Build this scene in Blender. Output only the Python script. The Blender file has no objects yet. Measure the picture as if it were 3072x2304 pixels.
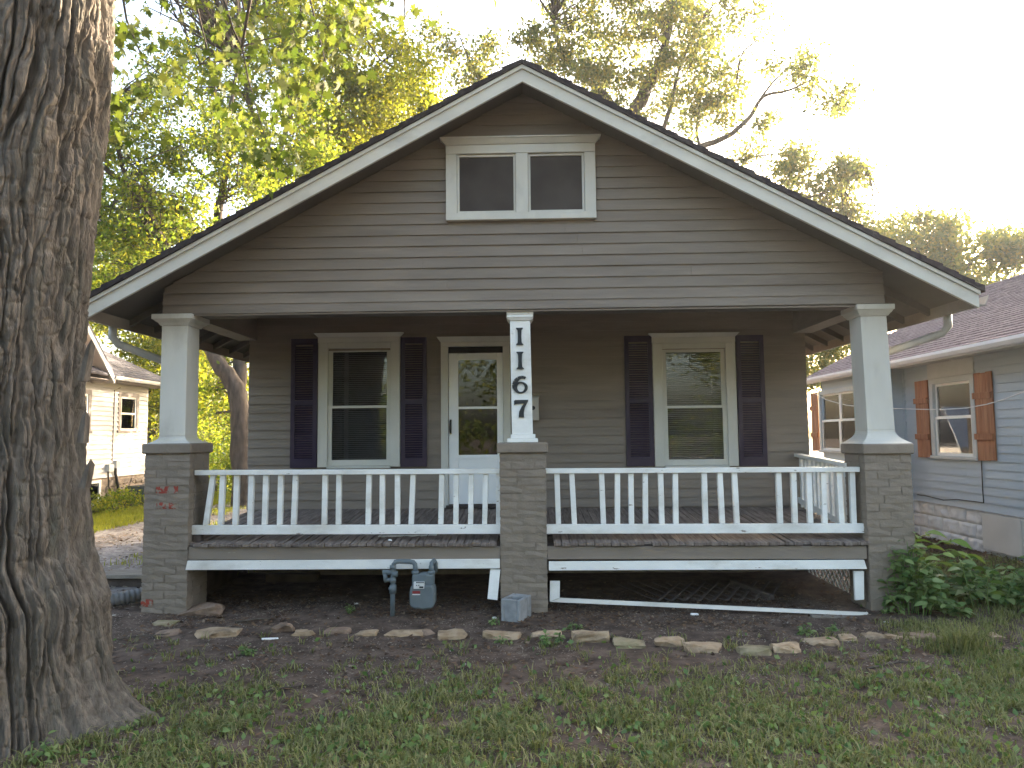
import bpy, bmesh, math, random
import numpy as np
from mathutils import Vector, Matrix
random.seed(7); rng = np.random.default_rng(7)
S = bpy.context.scene
COL = S.collection
# ------------------------------------------------------------------ camera
CAM = np.array([0.056, -7.26, 1.75]); FPX = 2150.0
def rot(yaw, pitch, roll):
    a, b, c = (math.radians(v) for v in (yaw, pitch, roll))
    Rz = np.array([[math.cos(a), -math.sin(a), 0], [math.sin(a), math.cos(a), 0], [0, 0, 1]])
    Rx = np.array([[1, 0, 0], [0, math.cos(b), -math.sin(b)], [0, math.sin(b), math.cos(b)]])
    Ry = np.array([[math.cos(c), 0, math.sin(c)], [0, 1, 0], [-math.sin(c), 0, math.cos(c)]])
    return Rz @ Rx @ Ry
RM = rot(1.2, 4.2, 0.6)
cd = bpy.data.cameras.new('camera'); cam = bpy.data.objects.new('camera', cd); COL.objects.link(cam)
cd.sensor_width = 36; cd.lens = FPX / 3072 * 36; cd.clip_start = 0.05; cd.clip_end = 2000
r_, f_, u_ = RM[:, 0], RM[:, 1], RM[:, 2]
cam.matrix_world = Matrix(((r_[0], u_[0], -f_[0], CAM[0]), (r_[1], u_[1], -f_[1], CAM[1]), (r_[2], u_[2], -f_[2], CAM[2]), (0, 0, 0, 1)))
S.camera = cam
# ------------------------------------------------------------------ sky, sun, exposure
SUN_AZ, SUN_EL = math.radians(44), math.radians(15.5)      # azimuth measured from +Y towards +X
w = bpy.data.worlds.new('World'); S.world = w; w.use_nodes = True
nt = w.node_tree; nt.nodes.clear()
sky = nt.nodes.new('ShaderNodeTexSky'); sky.sky_type = 'NISHITA'; sky.sun_disc = False
sky.sun_elevation = SUN_EL; sky.sun_rotation = SUN_AZ; sky.air_density = 1.0; sky.dust_density = 6.0; sky.ozone_density = 0.7
bg = nt.nodes.new('ShaderNodeBackground'); bg.inputs[1].default_value = 0.15
wo = nt.nodes.new('ShaderNodeOutputWorld')
nt.links.new(sky.outputs[0], bg.inputs[0]); nt.links.new(bg.outputs[0], wo.inputs[0])
ld = bpy.data.lights.new('sun', 'SUN'); ld.energy = 4.5; ld.angle = math.radians(0.6); ld.color = (1, .86, .66)
sun = bpy.data.objects.new('sun', ld); COL.objects.link(sun)
sdir = Vector((math.sin(SUN_AZ) * math.cos(SUN_EL), math.cos(SUN_AZ) * math.cos(SUN_EL), math.sin(SUN_EL)))
sun.rotation_euler = (-sdir).to_track_quat('-Z', 'Y').to_euler(); sun.location = (20, 20, 15)
S.view_settings.view_transform = 'Standard'; S.view_settings.look = 'None'
S.view_settings.gamma = 1; S.view_settings.use_curve_mapping = False
S.view_settings.exposure = 2.95
S.cycles.use_denoising = True; S.cycles.adaptive_threshold = 0.02; S.cycles.max_bounces = 8; S.cycles.transparent_max_bounces = 12
S.cycles.diffuse_bounces = 4; S.cycles.sample_clamp_indirect = 8
# ------------------------------------------------------------------ helpers: photo pixel -> place
def ray(px, py):
    return RM @ np.array([(px - 1536) / FPX, 1, -(py - 1152) / FPX])
def W(px, py, Y):
    v = ray(px, py); return CAM + v * ((Y - CAM[1]) / v[1])
def WZ(px, py, z=0.0):
    v = ray(px, py); return CAM + v * ((z - CAM[2]) / v[2])
def WX(px, py, X):
    v = ray(px, py); return CAM + v * ((X - CAM[0]) / v[0])
# ------------------------------------------------------------------ numpy noise
def _h(i, j, s):
    n = (i * 374761393 + j * 668265263 + s * 974711) & 0x7fffffff
    n = ((n ^ (n >> 13)) * 1274126177) & 0x7fffffff
    return ((n ^ (n >> 16)) & 0xffff) / 65535.0
def vnoise(x, y, s=0):
    x = np.asarray(x, float); y = np.asarray(y, float)
    i = np.floor(x).astype(np.int64); j = np.floor(y).astype(np.int64)
    fx = x - i; fy = y - j; fx = fx * fx * (3 - 2 * fx); fy = fy * fy * (3 - 2 * fy)
    a = _h(i, j, s); b = _h(i + 1, j, s); c = _h(i, j + 1, s); d = _h(i + 1, j + 1, s)
    return (a + (b - a) * fx) * (1 - fy) + (c + (d - c) * fx) * fy
def fbm(x, y, s=0, o=4):
    t = 0; a = .5
    for k in range(o):
        t = t + a * vnoise(x * 2 ** k, y * 2 ** k, s + k * 17); a *= .5
    return t
# ------------------------------------------------------------------ materials
def nd(nt, t, **k):
    n = nt.nodes.new(t)
    for a, b in k.items(): setattr(n, a, b)
    return n
def mat(name, c1, c2=None, scale=6, rough=.8, bump=0., bscale=40, stretch=(1, 1, 1), rand=0., spec=.25, chips=None, metal=0., detail=5, dirt=None):
    m = bpy.data.materials.new(name); m.use_nodes = True; t = m.node_tree; L = t.links
    p = t.nodes['Principled BSDF']; p.inputs['Roughness'].default_value = rough
    p.inputs['Specular IOR Level'].default_value = spec; p.inputs['Metallic'].default_value = metal
    g = nd(t, 'ShaderNodeNewGeometry'); mp = nd(t, 'ShaderNodeMapping'); mp.inputs['Scale'].default_value = stretch
    L.new(g.outputs['Position'], mp.inputs[0])
    no = nd(t, 'ShaderNodeTexNoise'); no.inputs['Scale'].default_value = scale; no.inputs['Detail'].default_value = detail
    L.new(mp.outputs[0], no.inputs[0])
    rp = nd(t, 'ShaderNodeValToRGB'); rp.color_ramp.elements[0].position = .32; rp.color_ramp.elements[1].position = .68
    rp.color_ramp.elements[0].color = (*c1, 1); rp.color_ramp.elements[1].color = (*(c2 or c1), 1)
    L.new(no.outputs[0], rp.inputs[0]); col = rp.outputs[0]
    def mixin(c, colr, sc, lo, hi, st=None):
        n2 = nd(t, 'ShaderNodeTexNoise'); n2.inputs['Scale'].default_value = sc; n2.inputs['Detail'].default_value = 7; n2.inputs['Roughness'].default_value = .65
        if st:
            mm = nd(t, 'ShaderNodeMapping'); mm.inputs['Scale'].default_value = st; L.new(g.outputs['Position'], mm.inputs[0]); L.new(mm.outputs[0], n2.inputs[0])
        else: L.new(mp.outputs[0], n2.inputs[0])
        mr = nd(t, 'ShaderNodeMapRange'); mr.inputs[1].default_value = lo; mr.inputs[2].default_value = hi; L.new(n2.outputs[0], mr.inputs[0])
        mx = nd(t, 'ShaderNodeMix', data_type='RGBA'); L.new(mr.outputs[0], mx.inputs[0]); L.new(c, mx.inputs[6]); mx.inputs[7].default_value = (*colr, 1)
        return mx.outputs[2]
    if dirt: col = mixin(col, dirt[0], dirt[1], dirt[2], dirt[3])
    if chips: col = mixin(col, chips[0], chips[1], chips[2], chips[2] + .02, chips[3] if len(chips) > 3 else None)
    if rand:
        oi = nd(t, 'ShaderNodeObjectInfo'); mr = nd(t, 'ShaderNodeMapRange'); mr.inputs[3].default_value = 1 - rand; mr.inputs[4].default_value = 1 + rand
        L.new(oi.outputs['Random'], mr.inputs[0]); hs = nd(t, 'ShaderNodeHueSaturation'); L.new(mr.outputs[0], hs.inputs['Value']); L.new(col, hs.inputs['Color']); col = hs.outputs[0]
    L.new(col, p.inputs['Base Color'])
    if bump:
        nb = nd(t, 'ShaderNodeTexNoise'); nb.inputs['Scale'].default_value = bscale; nb.inputs['Detail'].default_value = 6; L.new(mp.outputs[0], nb.inputs[0])
        bp = nd(t, 'ShaderNodeBump'); bp.inputs['Strength'].default_value = bump; bp.inputs['Distance'].default_value = .01
        L.new(nb.outputs[0], bp.inputs['Height']); L.new(bp.outputs[0], p.inputs['Normal'])
    return m
def leafmat(name, cols, trans=.5, tcol=None, rough=.6):
    m = bpy.data.materials.new(name); m.use_nodes = True; t = m.node_tree; L = t.links; t.nodes.clear()
    g = nd(t, 'ShaderNodeNewGeometry'); rp = nd(t, 'ShaderNodeValToRGB'); e = rp.color_ramp.elements
    e[0].color = (*cols[0], 1); e[1].color = (*cols[-1], 1)
    for k, c in enumerate(cols[1:-1]):
        x = e.new((k + 1) / (len(cols) - 1)); x.color = (*c, 1)
    L.new(g.outputs['Random Per Island'], rp.inputs[0])
    d = nd(t, 'ShaderNodeBsdfPrincipled'); d.inputs['Roughness'].default_value = rough; d.inputs['Specular IOR Level'].default_value = .2
    L.new(rp.outputs[0], d.inputs['Base Color'])
    o = nd(t, 'ShaderNodeOutputMaterial')
    if trans:
        tr = nd(t, 'ShaderNodeBsdfTranslucent'); mu = nd(t, 'ShaderNodeMix', data_type='RGBA', blend_type='MULTIPLY'); mu.inputs[0].default_value = 1
        L.new(rp.outputs[0], mu.inputs[6]); mu.inputs[7].default_value = (*(tcol or (2.2, 1.8, .8)), 1); L.new(mu.outputs[2], tr.inputs[0])
        mx = nd(t, 'ShaderNodeMixShader'); mx.inputs[0].default_value = trans; L.new(d.outputs[0], mx.inputs[1]); L.new(tr.outputs[0], mx.inputs[2]); L.new(mx.outputs[0], o.inputs[0])
    else: L.new(d.outputs[0], o.inputs[0])
    return m
def glassmat(name, tint=(.78, .80, .81), refl=1.0):
    m = bpy.data.materials.new(name); m.use_nodes = True; t = m.node_tree; L = t.links; t.nodes.clear()
    fr = nd(t, 'ShaderNodeFresnel'); fr.inputs[0].default_value = 1.5
    tp = nd(t, 'ShaderNodeBsdfTransparent'); tp.inputs[0].default_value = (*tint, 1)
    gl = nd(t, 'ShaderNodeBsdfGlossy'); gl.inputs['Roughness'].default_value = .015; gl.inputs[0].default_value = (refl, refl, refl, 1)
    mx = nd(t, 'ShaderNodeMixShader'); o = nd(t, 'ShaderNodeOutputMaterial')
    ma = nd(t, 'ShaderNodeMath', operation='MULTIPLY_ADD'); ma.inputs[1].default_value = 1.0; ma.inputs[2].default_value = .0; L.new(fr.outputs[0], ma.inputs[0])
    L.new(ma.outputs[0], mx.inputs[0]); L.new(tp.outputs[0], mx.inputs[1]); L.new(gl.outputs[0], mx.inputs[2]); L.new(mx.outputs[0], o.inputs[0])
    return m
M = {}
TAN1, TAN2 = (.192, .156, .124), (.228, .188, .150)
M['tan'] = mat('tan_paint', TAN1, TAN2, 3, .62, .25, 18, (.35, 1, 3), .05, dirt=((.155, .126, .10), 2.2, .48, .8), chips=((.30, .26, .22), 16, .745))
M['tan_trim'] = mat('tan_trim_paint', TAN1, TAN2, 4, .6, .2, 30, (.4, 1, 2), .03, chips=((.30, .27, .22), 7, .70))
M['brick'] = mat('painted_brick', (.195, .158, .122), (.232, .19, .148), 9, .7, .5, 60, rand=.07, dirt=((.11, .095, .075), 3, .55, .8))
M['brick_chip'] = mat('chipped_brick', (.195, .158, .122), (.232, .19, .148), 9, .75, .5, 60, chips=((.26, .045, .028), 11, .50))
M['mortar'] = mat('painted_mortar', (.19, .155, .12), (.225, .185, .144), 20, .85, .6, 90)
M['cream'] = mat('cream_paint', (.50, .475, .42), (.60, .575, .51), 2.5, .55, .15, 25, (1, 1, .4), .0, chips=((.26, .23, .19), 5, .715, (.6, 1, 2)), dirt=((.33, .30, .25), 2.0, .56, .85))
M['rake'] = mat('rake_paint', (.50, .47, .41), (.60, .57, .50), 3, .55, .2, 25, (.5, 1, 1), .0, chips=((.20, .17, .14), 4, .695, (.35, 1, 2.5)), dirt=((.34, .31, .26), 2.5, .55, .85))
M['white'] = mat('white_paint', (.70, .69, .65), (.80, .79, .75), 4, .5, .2, 30, (.5, 1, 1), .03, chips=((.26, .22, .18), 9, .655, (.7, 1, 2.2)), dirt=((.50, .47, .41), 3.5, .48, .8))
M['white_clean'] = mat('white_door_paint', (.74, .75, .74), (.8, .8, .79), 2, .4)
M['casing'] = mat('casing_paint', (.48, .47, .42), (.56, .545, .49), 3, .5, .1, 30, (1, 1, .5), chips=((.22, .20, .17), 9, .72))
M['purple'] = mat('purple_shutter_paint', (.026, .017, .034), (.04, .027, .05), 5, .45, .1)
M['dark_in'] = mat('dark_interior', (.012, .011, .012), (.02, .018, .018), 4, .9)  # near-black colour stands in for the unlit space behind glass
M['blind'] = mat('blind_vinyl', (.17, .17, .175), (.22, .22, .225), 3, .5)
M['curtain'] = mat('curtain_cloth', (.30, .34, .40), (.42, .46, .52), 9, .9, .2, 20, (9, 9, .2))
M['screen'] = mat('insect_screen', (.048, .040, .036), (.07, .06, .054), 3, .85)
M['glass'] = glassmat('window_glass')
M['door_glass'] = glassmat('door_glass', (.55, .58, .6), 1)
M['digit'] = mat('iron_digit', (.022, .024, .025), (.035, .037, .038), 40, .5, .2, 80)
M['deck'] = mat('weathered_deck', (.12, .092, .076), (.24, .195, .165), 7, .85, .6, 50, (6, .6, 1), .12, dirt=((.07, .05, .04), 4, .52, .8))
M['ceiling'] = mat('shaded_tan_paint', (.10, .088, .074), (.13, .115, .095), 3, .7, .1, 20, (1, .3, 1), .04)  # darker copy of the tan paint, porch and eave shade put into it
M['roofdark'] = mat('roof_shingle_brown', (.028, .022, .022), (.055, .045, .043), 14, .9, .6, 120)
M['black'] = mat('black_metal', (.012, .012, .012), None, 5, .4)
M['gutter'] = mat('gutter_paint', (.30, .28, .25), (.38, .36, .32), 5, .45, .05, 20, rand=.0, dirt=((.2, .18, .15), 4, .55, .8))
M['gutter_white'] = mat('white_gutter_paint', (.68, .70, .74), (.74, .76, .80), 4, .35)
M['blue'] = mat('blue_siding_paint', (.33, .40, .47), (.37, .44, .51), 3, .55, .08, 30, (1, .3, 3), .03)
M['blue_trim'] = mat('blue_trim_paint', (.40, .43, .44), (.46, .49, .50), 3, .5)
M['cedar'] = mat('cedar_boards', (.22, .085, .038), (.36, .16, .08), 5, .65, .25, 40, (5, 5, .45), .12)
M['roofred'] = mat('roof_shingle_mauve', (.105, .08, .09), (.18, .14, .152), 10, .92, .5, 120, rand=.1)
M['roofgrey'] = mat('roof_shingle_grey', (.085, .078, .085), (.15, .14, .15), 9, .9, .5, 120)
M['block'] = mat('rockface_block', (.56, .58, .60), (.66, .68, .70), 8, .85, .5, 30, dirt=((.40, .40, .39), 4, .5, .8))
M['panel'] = mat('grey_hatch_paint', (.46, .46, .45), (.52, .52, .51), 3, .6)
M['wsiding'] = mat('white_house_siding', (.56, .54, .52), (.63, .61, .58), 2.5, .55, .08, 20, (1, .3, 2), .03)
M['wtrim'] = mat('taupe_trim', (.26, .22, .20), (.31, .27, .25), 4, .6)
M['wwhite'] = mat('vinyl_window_white', (.75, .75, .73), None, 4, .35)
M['peach'] = mat('gable_paint', (.48, .40, .34), (.55, .47, .40), 2.5, .6)
M['rubble'] = mat('rubble_stone', (.21, .165, .125), (.38, .31, .25), 9, .9, .6, 30, rand=.22)
M['acgreen'] = mat('ac_cabinet', (.06, .075, .07), (.075, .09, .085), 4, .5)
M['bluemetal'] = mat('pale_blue_metal_roof', (.42, .48, .60), (.5, .56, .68), 2, .4)
M['sand'] = mat('sandstone', (.30, .205, .12), (.45, .335, .22), 11, .92, .9, 35, rand=.14, dirt=((.13, .10, .075), 5, .50, .72))
M['sandred'] = mat('red_sandstone', (.19, .125, .085), (.29, .205, .145), 10, .92, .7, 35, dirt=((.10, .075, .06), 6, .5, .75))
M['moss'] = mat('mossy_stone', (.20, .17, .085), (.36, .28, .19), 7, .95, .8, 35, dirt=((.10, .085, .06), 6, .5, .75))
M['concrete'] = mat('grey_concrete', (.20, .205, .205), (.29, .295, .295), 12, .9, .5, 60, dirt=((.15, .145, .135), 4, .55, .8))
M['metergrey'] = mat('meter_paint', (.10, .125, .135), (.13, .155, .165), 7, .5, .1, 50, dirt=((.09, .085, .075), 6, .6, .8))
M['meterface'] = mat('meter_face', (.62, .62, .60), None, 3, .4)
M['meterred'] = mat('meter_label_red', (.22, .03, .03), None, 3, .5)
M['drain'] = mat('corrugated_plastic', (.11, .108, .105), (.17, .165, .16), 9, .6, .1)
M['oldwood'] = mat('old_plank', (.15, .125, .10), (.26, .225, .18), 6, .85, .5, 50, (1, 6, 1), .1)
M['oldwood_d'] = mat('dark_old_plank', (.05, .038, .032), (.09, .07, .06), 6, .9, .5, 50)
M['mail'] = mat('mailbox_paint', (.40, .37, .33), (.44, .41, .37), 4, .5)
M['metalstrip'] = mat('dull_metal_strip', (.50, .48, .42), (.58, .56, .5), 4, .4)
M['paper'] = mat('white_scrap', (.75, .75, .72), None, 4, .6)
M['wire'] = mat('white_wire', (.6, .6, .6), None, 4, .5)
M['cable'] = mat('black_cable', (.02, .02, .02), None, 4, .5)
M['bark'] = mat('maple_bark', (.078, .064, .051), (.19, .158, .127), 9, .95, 1., 60, (3, 3, .7), dirt=((.085, .085, .07), 3, .5, .75), detail=9)
M['bark2'] = mat('tree_bark', (.05, .04, .032), (.11, .088, .07), 6, .95, .6, 30, (2, 2, .5))
M['leaf_near'] = leafmat('maple_leaf', [(.06, .085, .018), (.09, .115, .025), (.12, .14, .03), (.14, .14, .045)], .45, (1.0, 1.08, .55))
M['leaf_a'] = leafmat('green_leaf', [(.05, .08, .02), (.07, .105, .022), (.11, .135, .025), (.16, .16, .03)], .55, (2.7, 2.5, .95))
M['leaf_b'] = leafmat('olive_leaf', [(.06, .08, .035), (.09, .105, .04), (.13, .13, .04), (.19, .155, .04)], .54, (1.9, 1.95, 1.2))
M['leaf_y'] = leafmat('yellow_green_leaf', [(.065, .09, .015), (.11, .13, .02), (.16, .17, .025), (.20, .19, .03)], .56, (2.3, 2.2, .8))
M['leaf_weed'] = leafmat('weed_leaf', [(.065, .12, .04), (.11, .18, .06), (.16, .23, .08), (.22, .28, .11)], .3, (1.4, 1.5, .6), .32)
M['grass'] = leafmat('grass_blade', [(.10, .115, .045), (.15, .165, .06), (.205, .215, .085), (.30, .27, .14)], .35, (1.4, 1.4, .6))
M['grass_lit'] = leafmat('sunlit_grass_blade', [(.10, .13, .02), (.15, .17, .025), (.20, .20, .03)], .45, (1.9, 1.8, .5))  # yellower, more translucent copy of the grass, sunlight put into its colour
M['litter'] = leafmat('dead_leaf', [(.05, .03, .02), (.11, .065, .038), (.17, .11, .065), (.09, .05, .035), (.25, .19, .13)], .15, (1.3, 1.1, .9), .8)
M['chip'] = leafmat('pale_chip', [(.16, .125, .09), (.26, .215, .165), (.12, .09, .065), (.36, .32, .26)], 0)
M['ground'] = mat('soil', (.05, .033, .024), (.145, .102, .075), 5, .97, 1., 38, detail=12, dirt=((.035, .023, .017), 13, .5, .72))
M['gravel'] = mat('gravel_drive', (.14, .12, .108), (.28, .245, .22), 9, .95, 1., 60, detail=10, dirt=((.075, .058, .048), 1.2, .45, .7))
M['asphalt'] = mat('asphalt', (.045, .045, .046), (.06, .06, .06), 20, .9, .3, 90)
# ------------------------------------------------------------------ mesh helpers
def link(name, me, m, parent=None, loc=(0, 0, 0)):
    o = bpy.data.objects.new(name, me); COL.objects.link(o); o.location = loc
    if m is not None and me is not None and not me.materials: me.materials.append(M[m] if isinstance(m, str) else m)
    if parent is not None:
        o.parent = parent
        if parent.parent is None: o.location = Vector(loc) - parent.location
    return o
def thing(name, label, cat, loc=(0, 0, 0), group=None):
    o = bpy.data.objects.new(name, None); COL.objects.link(o); o.location = [float(v) for v in loc]; o.empty_display_size = .1
    return tag(o, label, cat, group)
def tag(o, label, cat, group=None):
    o['label'] = label; o['category'] = cat
    if group: o['group'] = group
    return o
def kind(o, k, label=None):
    o['kind'] = k
    if label: o['label'] = label
    return o
def npmesh(name, V, F, smooth=False):
    """V (n,3); F list of (m,k) index arrays"""
    me = bpy.data.meshes.new(name); V = np.asarray(V, np.float32); me.vertices.add(len(V)); me.vertices.foreach_set('co', V.ravel())
    F = [np.asarray(f, np.int32) for f in F if len(f)]
    tot = sum(f.size for f in F); n = sum(len(f) for f in F)
    me.loops.add(tot); me.polygons.add(n)
    me.loops.foreach_set('vertex_index', np.concatenate([f.ravel() for f in F]))
    ls = []; a = 0
    for f in F:
        ls.append(a + np.arange(len(f)) * f.shape[1]); a += f.size
    me.polygons.foreach_set('loop_start', np.concatenate(ls).astype(np.int32))
    if smooth: me.polygons.foreach_set('use_smooth', np.ones(n, bool))
    me.update(calc_edges=True); me.validate()
    return me
class MB:
    def __init__(s): s.v = []; s.f = []
    def hexa(s, p):          # bottom 4 ccw then top 4
        b = len(s.v); s.v += [tuple(float(c) for c in q) for q in p]
        s.f += [(b, b + 3, b + 2, b + 1), (b + 4, b + 5, b + 6, b + 7), (b, b + 1, b + 5, b + 4), (b + 1, b + 2, b + 6, b + 5), (b + 2, b + 3, b + 7, b + 6), (b + 3, b, b + 4, b + 7)]
        return s
    def box(s, x0, x1, y0, y1, z0, z1):
        return s.hexa([(x0, y0, z0), (x1, y0, z0), (x1, y1, z0), (x0, y1, z0), (x0, y0, z1), (x1, y0, z1), (x1, y1, z1), (x0, y1, z1)])
    def frus(s, x0, x1, y0, y1, z0, X0, X1, Y0, Y1, z1):
        return s.hexa([(x0, y0, z0), (x1, y0, z0), (x1, y1, z0), (x0, y1, z0), (X0, Y0, z1), (X1, Y0, z1), (X1, Y1, z1), (X0, Y1, z1)])
    def tube(s, pts, rad, n=8, cap=True):
        pts = [Vector([float(c) for c in p]) for p in pts]; k = len(pts); b = len(s.v)
        rad = [rad] * k if isinstance(rad, (int, float)) else rad
        up = Vector((.31, .17, .93))
        for i, p in enumerate(pts):
            d = (pts[min(i + 1, k - 1)] - pts[max(i - 1, 0)]).normalized()
            u = d.cross(up); u = u if u.length > 1e-3 else d.cross(Vector((1, 0, 0))); u.normalize(); v = d.cross(u)
            for j in range(n):
                a = 2 * math.pi * j / n; q = p + (u * math.cos(a) + v * math.sin(a)) * rad[i]; s.v.append(tuple(q))
        for i in range(k - 1):
            for j in range(n):
                s.f.append((b + i * n + j, b + i * n + (j + 1) % n, b + (i + 1) * n + (j + 1) % n, b + (i + 1) * n + j))
        if cap:
            s.f.append(tuple(b + j for j in range(n))[::-1]); s.f.append(tuple(b + (k - 1) * n + j for j in range(n)))
        return s
    def prism(s, poly, fn, d0, d1):    # poly 2d (u,v); fn(u,v,d) -> world
        b = len(s.v); n = len(poly)
        s.v += [tuple(float(c) for c in fn(u, v, d0)) for u, v in poly] + [tuple(float(c) for c in fn(u, v, d1)) for u, v in poly]
        s.f += [tuple(range(b, b + n)), tuple(range(b + 2 * n - 1, b + n - 1, -1))] + [(b + i, b + n + i, b + n + (i + 1) % n, b + (i + 1) % n) for i in range(n)]
        return s
    def mesh(s, name, smooth=False):
        me = bpy.data.meshes.new(name); me.from_pydata(s.v, [], s.f); me.update()
        if smooth:
            for p in me.polygons: p.use_smooth = True
        return me
    def fix(s, name, smooth=False, bevel=0.):
        me = s.mesh(name); bm = bmesh.new(); bm.from_mesh(me); bmesh.ops.recalc_face_normals(bm, faces=bm.faces)
        if bevel: bmesh.ops.bevel(bm, geom=list(bm.edges), offset=bevel, segments=1, affect='EDGES', profile=.5)
        bm.to_mesh(me); bm.free(); me.update()
        if smooth:
            for p in me.polygons: p.use_smooth = True
        return me
    def build(s, name, m, parent=None, smooth=False, bevel=0.):
        return link(name, s.fix(name, smooth, bevel), m, parent)
def box(name, m, parent, x0, x1, y0, y1, z0, z1, bevel=.003):
    return MB().box(x0, x1, y0, y1, z0, z1).build(name, m, parent, bevel=bevel)
def subtract(a, b, holes):
    segs = [(a, b)]
    for h0, h1 in holes:
        out = []
        for s0, s1 in segs:
            if h1 <= s0 or h0 >= s1: out.append((s0, s1)); continue
            if h0 > s0: out.append((s0, h0))
            if h1 < s1: out.append((h1, s1))
        segs = out
    return [s for s in segs if s[1] - s[0] > .02]
def siding(parent, m, fn, z0, z1, exp, span, holes, joints=0, name='siding_board', tb=.022, tt=.005, sag=None):
    """clapboards; fn(u, out, z) -> world; span(z)->(a,b); holes [(u0,u1,z0,z1)]"""
    z = z0; k = 0
    while z < z1 - .01:
        zt = min(z + exp, z1); za = zt + .012
        a0, b0 = span(z); a1, b1 = span(min(za, z1 + .012))
        if b0 - a0 < .05: break
        hs = sorted((h[0], h[1]) for h in holes if h[2] < zt - .004 and h[3] > z + .004)
        segs = subtract(a0, b0, hs)
        out = []
        for s in segs:
            if joints and s[1] - s[0] > 2.4:
                c = s[0] + (s[1] - s[0]) * random.uniform(.25, .75); out += [(s[0], c - .0012), (c + .0012, s[1])]
            else: out.append(s)
        for s0, s1 in out:
            t0 = s0 if s0 > a0 + 1e-6 else a1; t1 = s1 if s1 < b0 - 1e-6 else b1
            if t1 - t0 < .01: t0 = t1 = (s0 + s1) / 2; t0 -= .005; t1 += .005
            dz = random.uniform(-.0015, .0015); do = random.uniform(0, .003)
            MB().hexa([fn(s0, tb + do, z + dz), fn(s1, tb + do, z + dz), fn(s1, 0, z + dz), fn(s0, 0, z + dz), fn(t0, tt, za), fn(t1, tt, za), fn(t1, 0, za), fn(t0, 0, za)]).build(name, m, parent)
        z += exp; k += 1
def lerp(a, b, t): return a + (b - a) * t
# ------------------------------------------------------------------ ground
def gz(x, y):
    x = np.asarray(x, float); y = np.asarray(y, float)
    z = .05 * (fbm(x * .55 + 9, y * .55 + 3, 3, 4) - .47) + .018 * (fbm(x * 4, y * 4, 5, 3) - .44)
    z = z + .10 * np.clip((x - 4.3) / 2.0, 0, 1) * np.clip((y + 2) / 4, 0, 1)      # rises to the blue house
    z = z + .05 * np.clip((-x - 3.2) / .8, 0, 1) * np.clip((y + 1.2) / 1., 0, 1)
    z = z - np.clip((y - 15) * .05, 0, 2.2)
    return z
def axis(lo, hi, step, far, n):
    core = np.arange(lo, hi + 1e-6, step); t = np.linspace(0, 1, n)[1:]
    return np.concatenate([lo - (far * t ** 3)[::-1] - t[::-1] * 2, core, hi + far * t ** 3 + t * 2])
gx = axis(-6, 7, .06, 500, 26); gy = axis(-4.6, 3, .06, 500, 34)
GX, GY = np.meshgrid(gx, gy); GZ = gz(GX, GY)
nx, ny = len(gx), len(gy); idx = np.arange(nx * ny).reshape(ny, nx)
q = np.stack([idx[:-1, :-1], idx[:-1, 1:], idx[1:, 1:], idx[1:, :-1]], -1).reshape(-1, 4)
kind(link('ground', npmesh('ground', np.stack([GX, GY, GZ], -1).reshape(-1, 3), [q], True), 'ground'), 'structure')
def strip(name, m, x0, x1, y0, y1, lift, k=.25, wob=.15):
    xs = np.linspace(x0, x1, max(3, int((x1 - x0) / k))); ys = np.linspace(y0, y1, max(3, int((y1 - y0) / k)))
    X, Y = np.meshgrid(xs, ys); t = (X - x0) / (x1 - x0)
    X = X + (fbm(Y * .8, Y * 0 + 3, 8) - .47) * wob * 2 * (t - .5) * 2
    Z = gz(X, Y) + lift; a, b = len(xs), len(ys); I = np.arange(a * b).reshape(b, a)
    Q = np.stack([I[:-1, :-1], I[:-1, 1:], I[1:, 1:], I[1:, :-1]], -1).reshape(-1, 4)
    return kind(link(name, npmesh(name, np.stack([X, Y, Z], -1).reshape(-1, 3), [Q], True), m), 'structure')
strip('driveway', 'gravel', -8.2, -4.5, -4.5, 14.5, .012, .2, .5)
strip('street', 'asphalt', -60, 60, -21, -14, .02, 2, 0)
# ================================================================== THE BUNGALOW
H = thing('bungalow', 'small taupe clapboard bungalow with a wide front gable over its railed porch', 'house', (0, 0, 0))
APX, APZ, SL, HWR = .045, 5.462, .537, 4.32       # roof apex and slope
def rz(x): return APZ - SL * abs(x - APX)
YR0, YR1 = -.44, 7.6                              # rake plane, rear
GY0 = .08                                          # gable siding plane
YW = 2.05                                          # porch back wall plane
XL, XR = -3.60, 3.67
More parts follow.
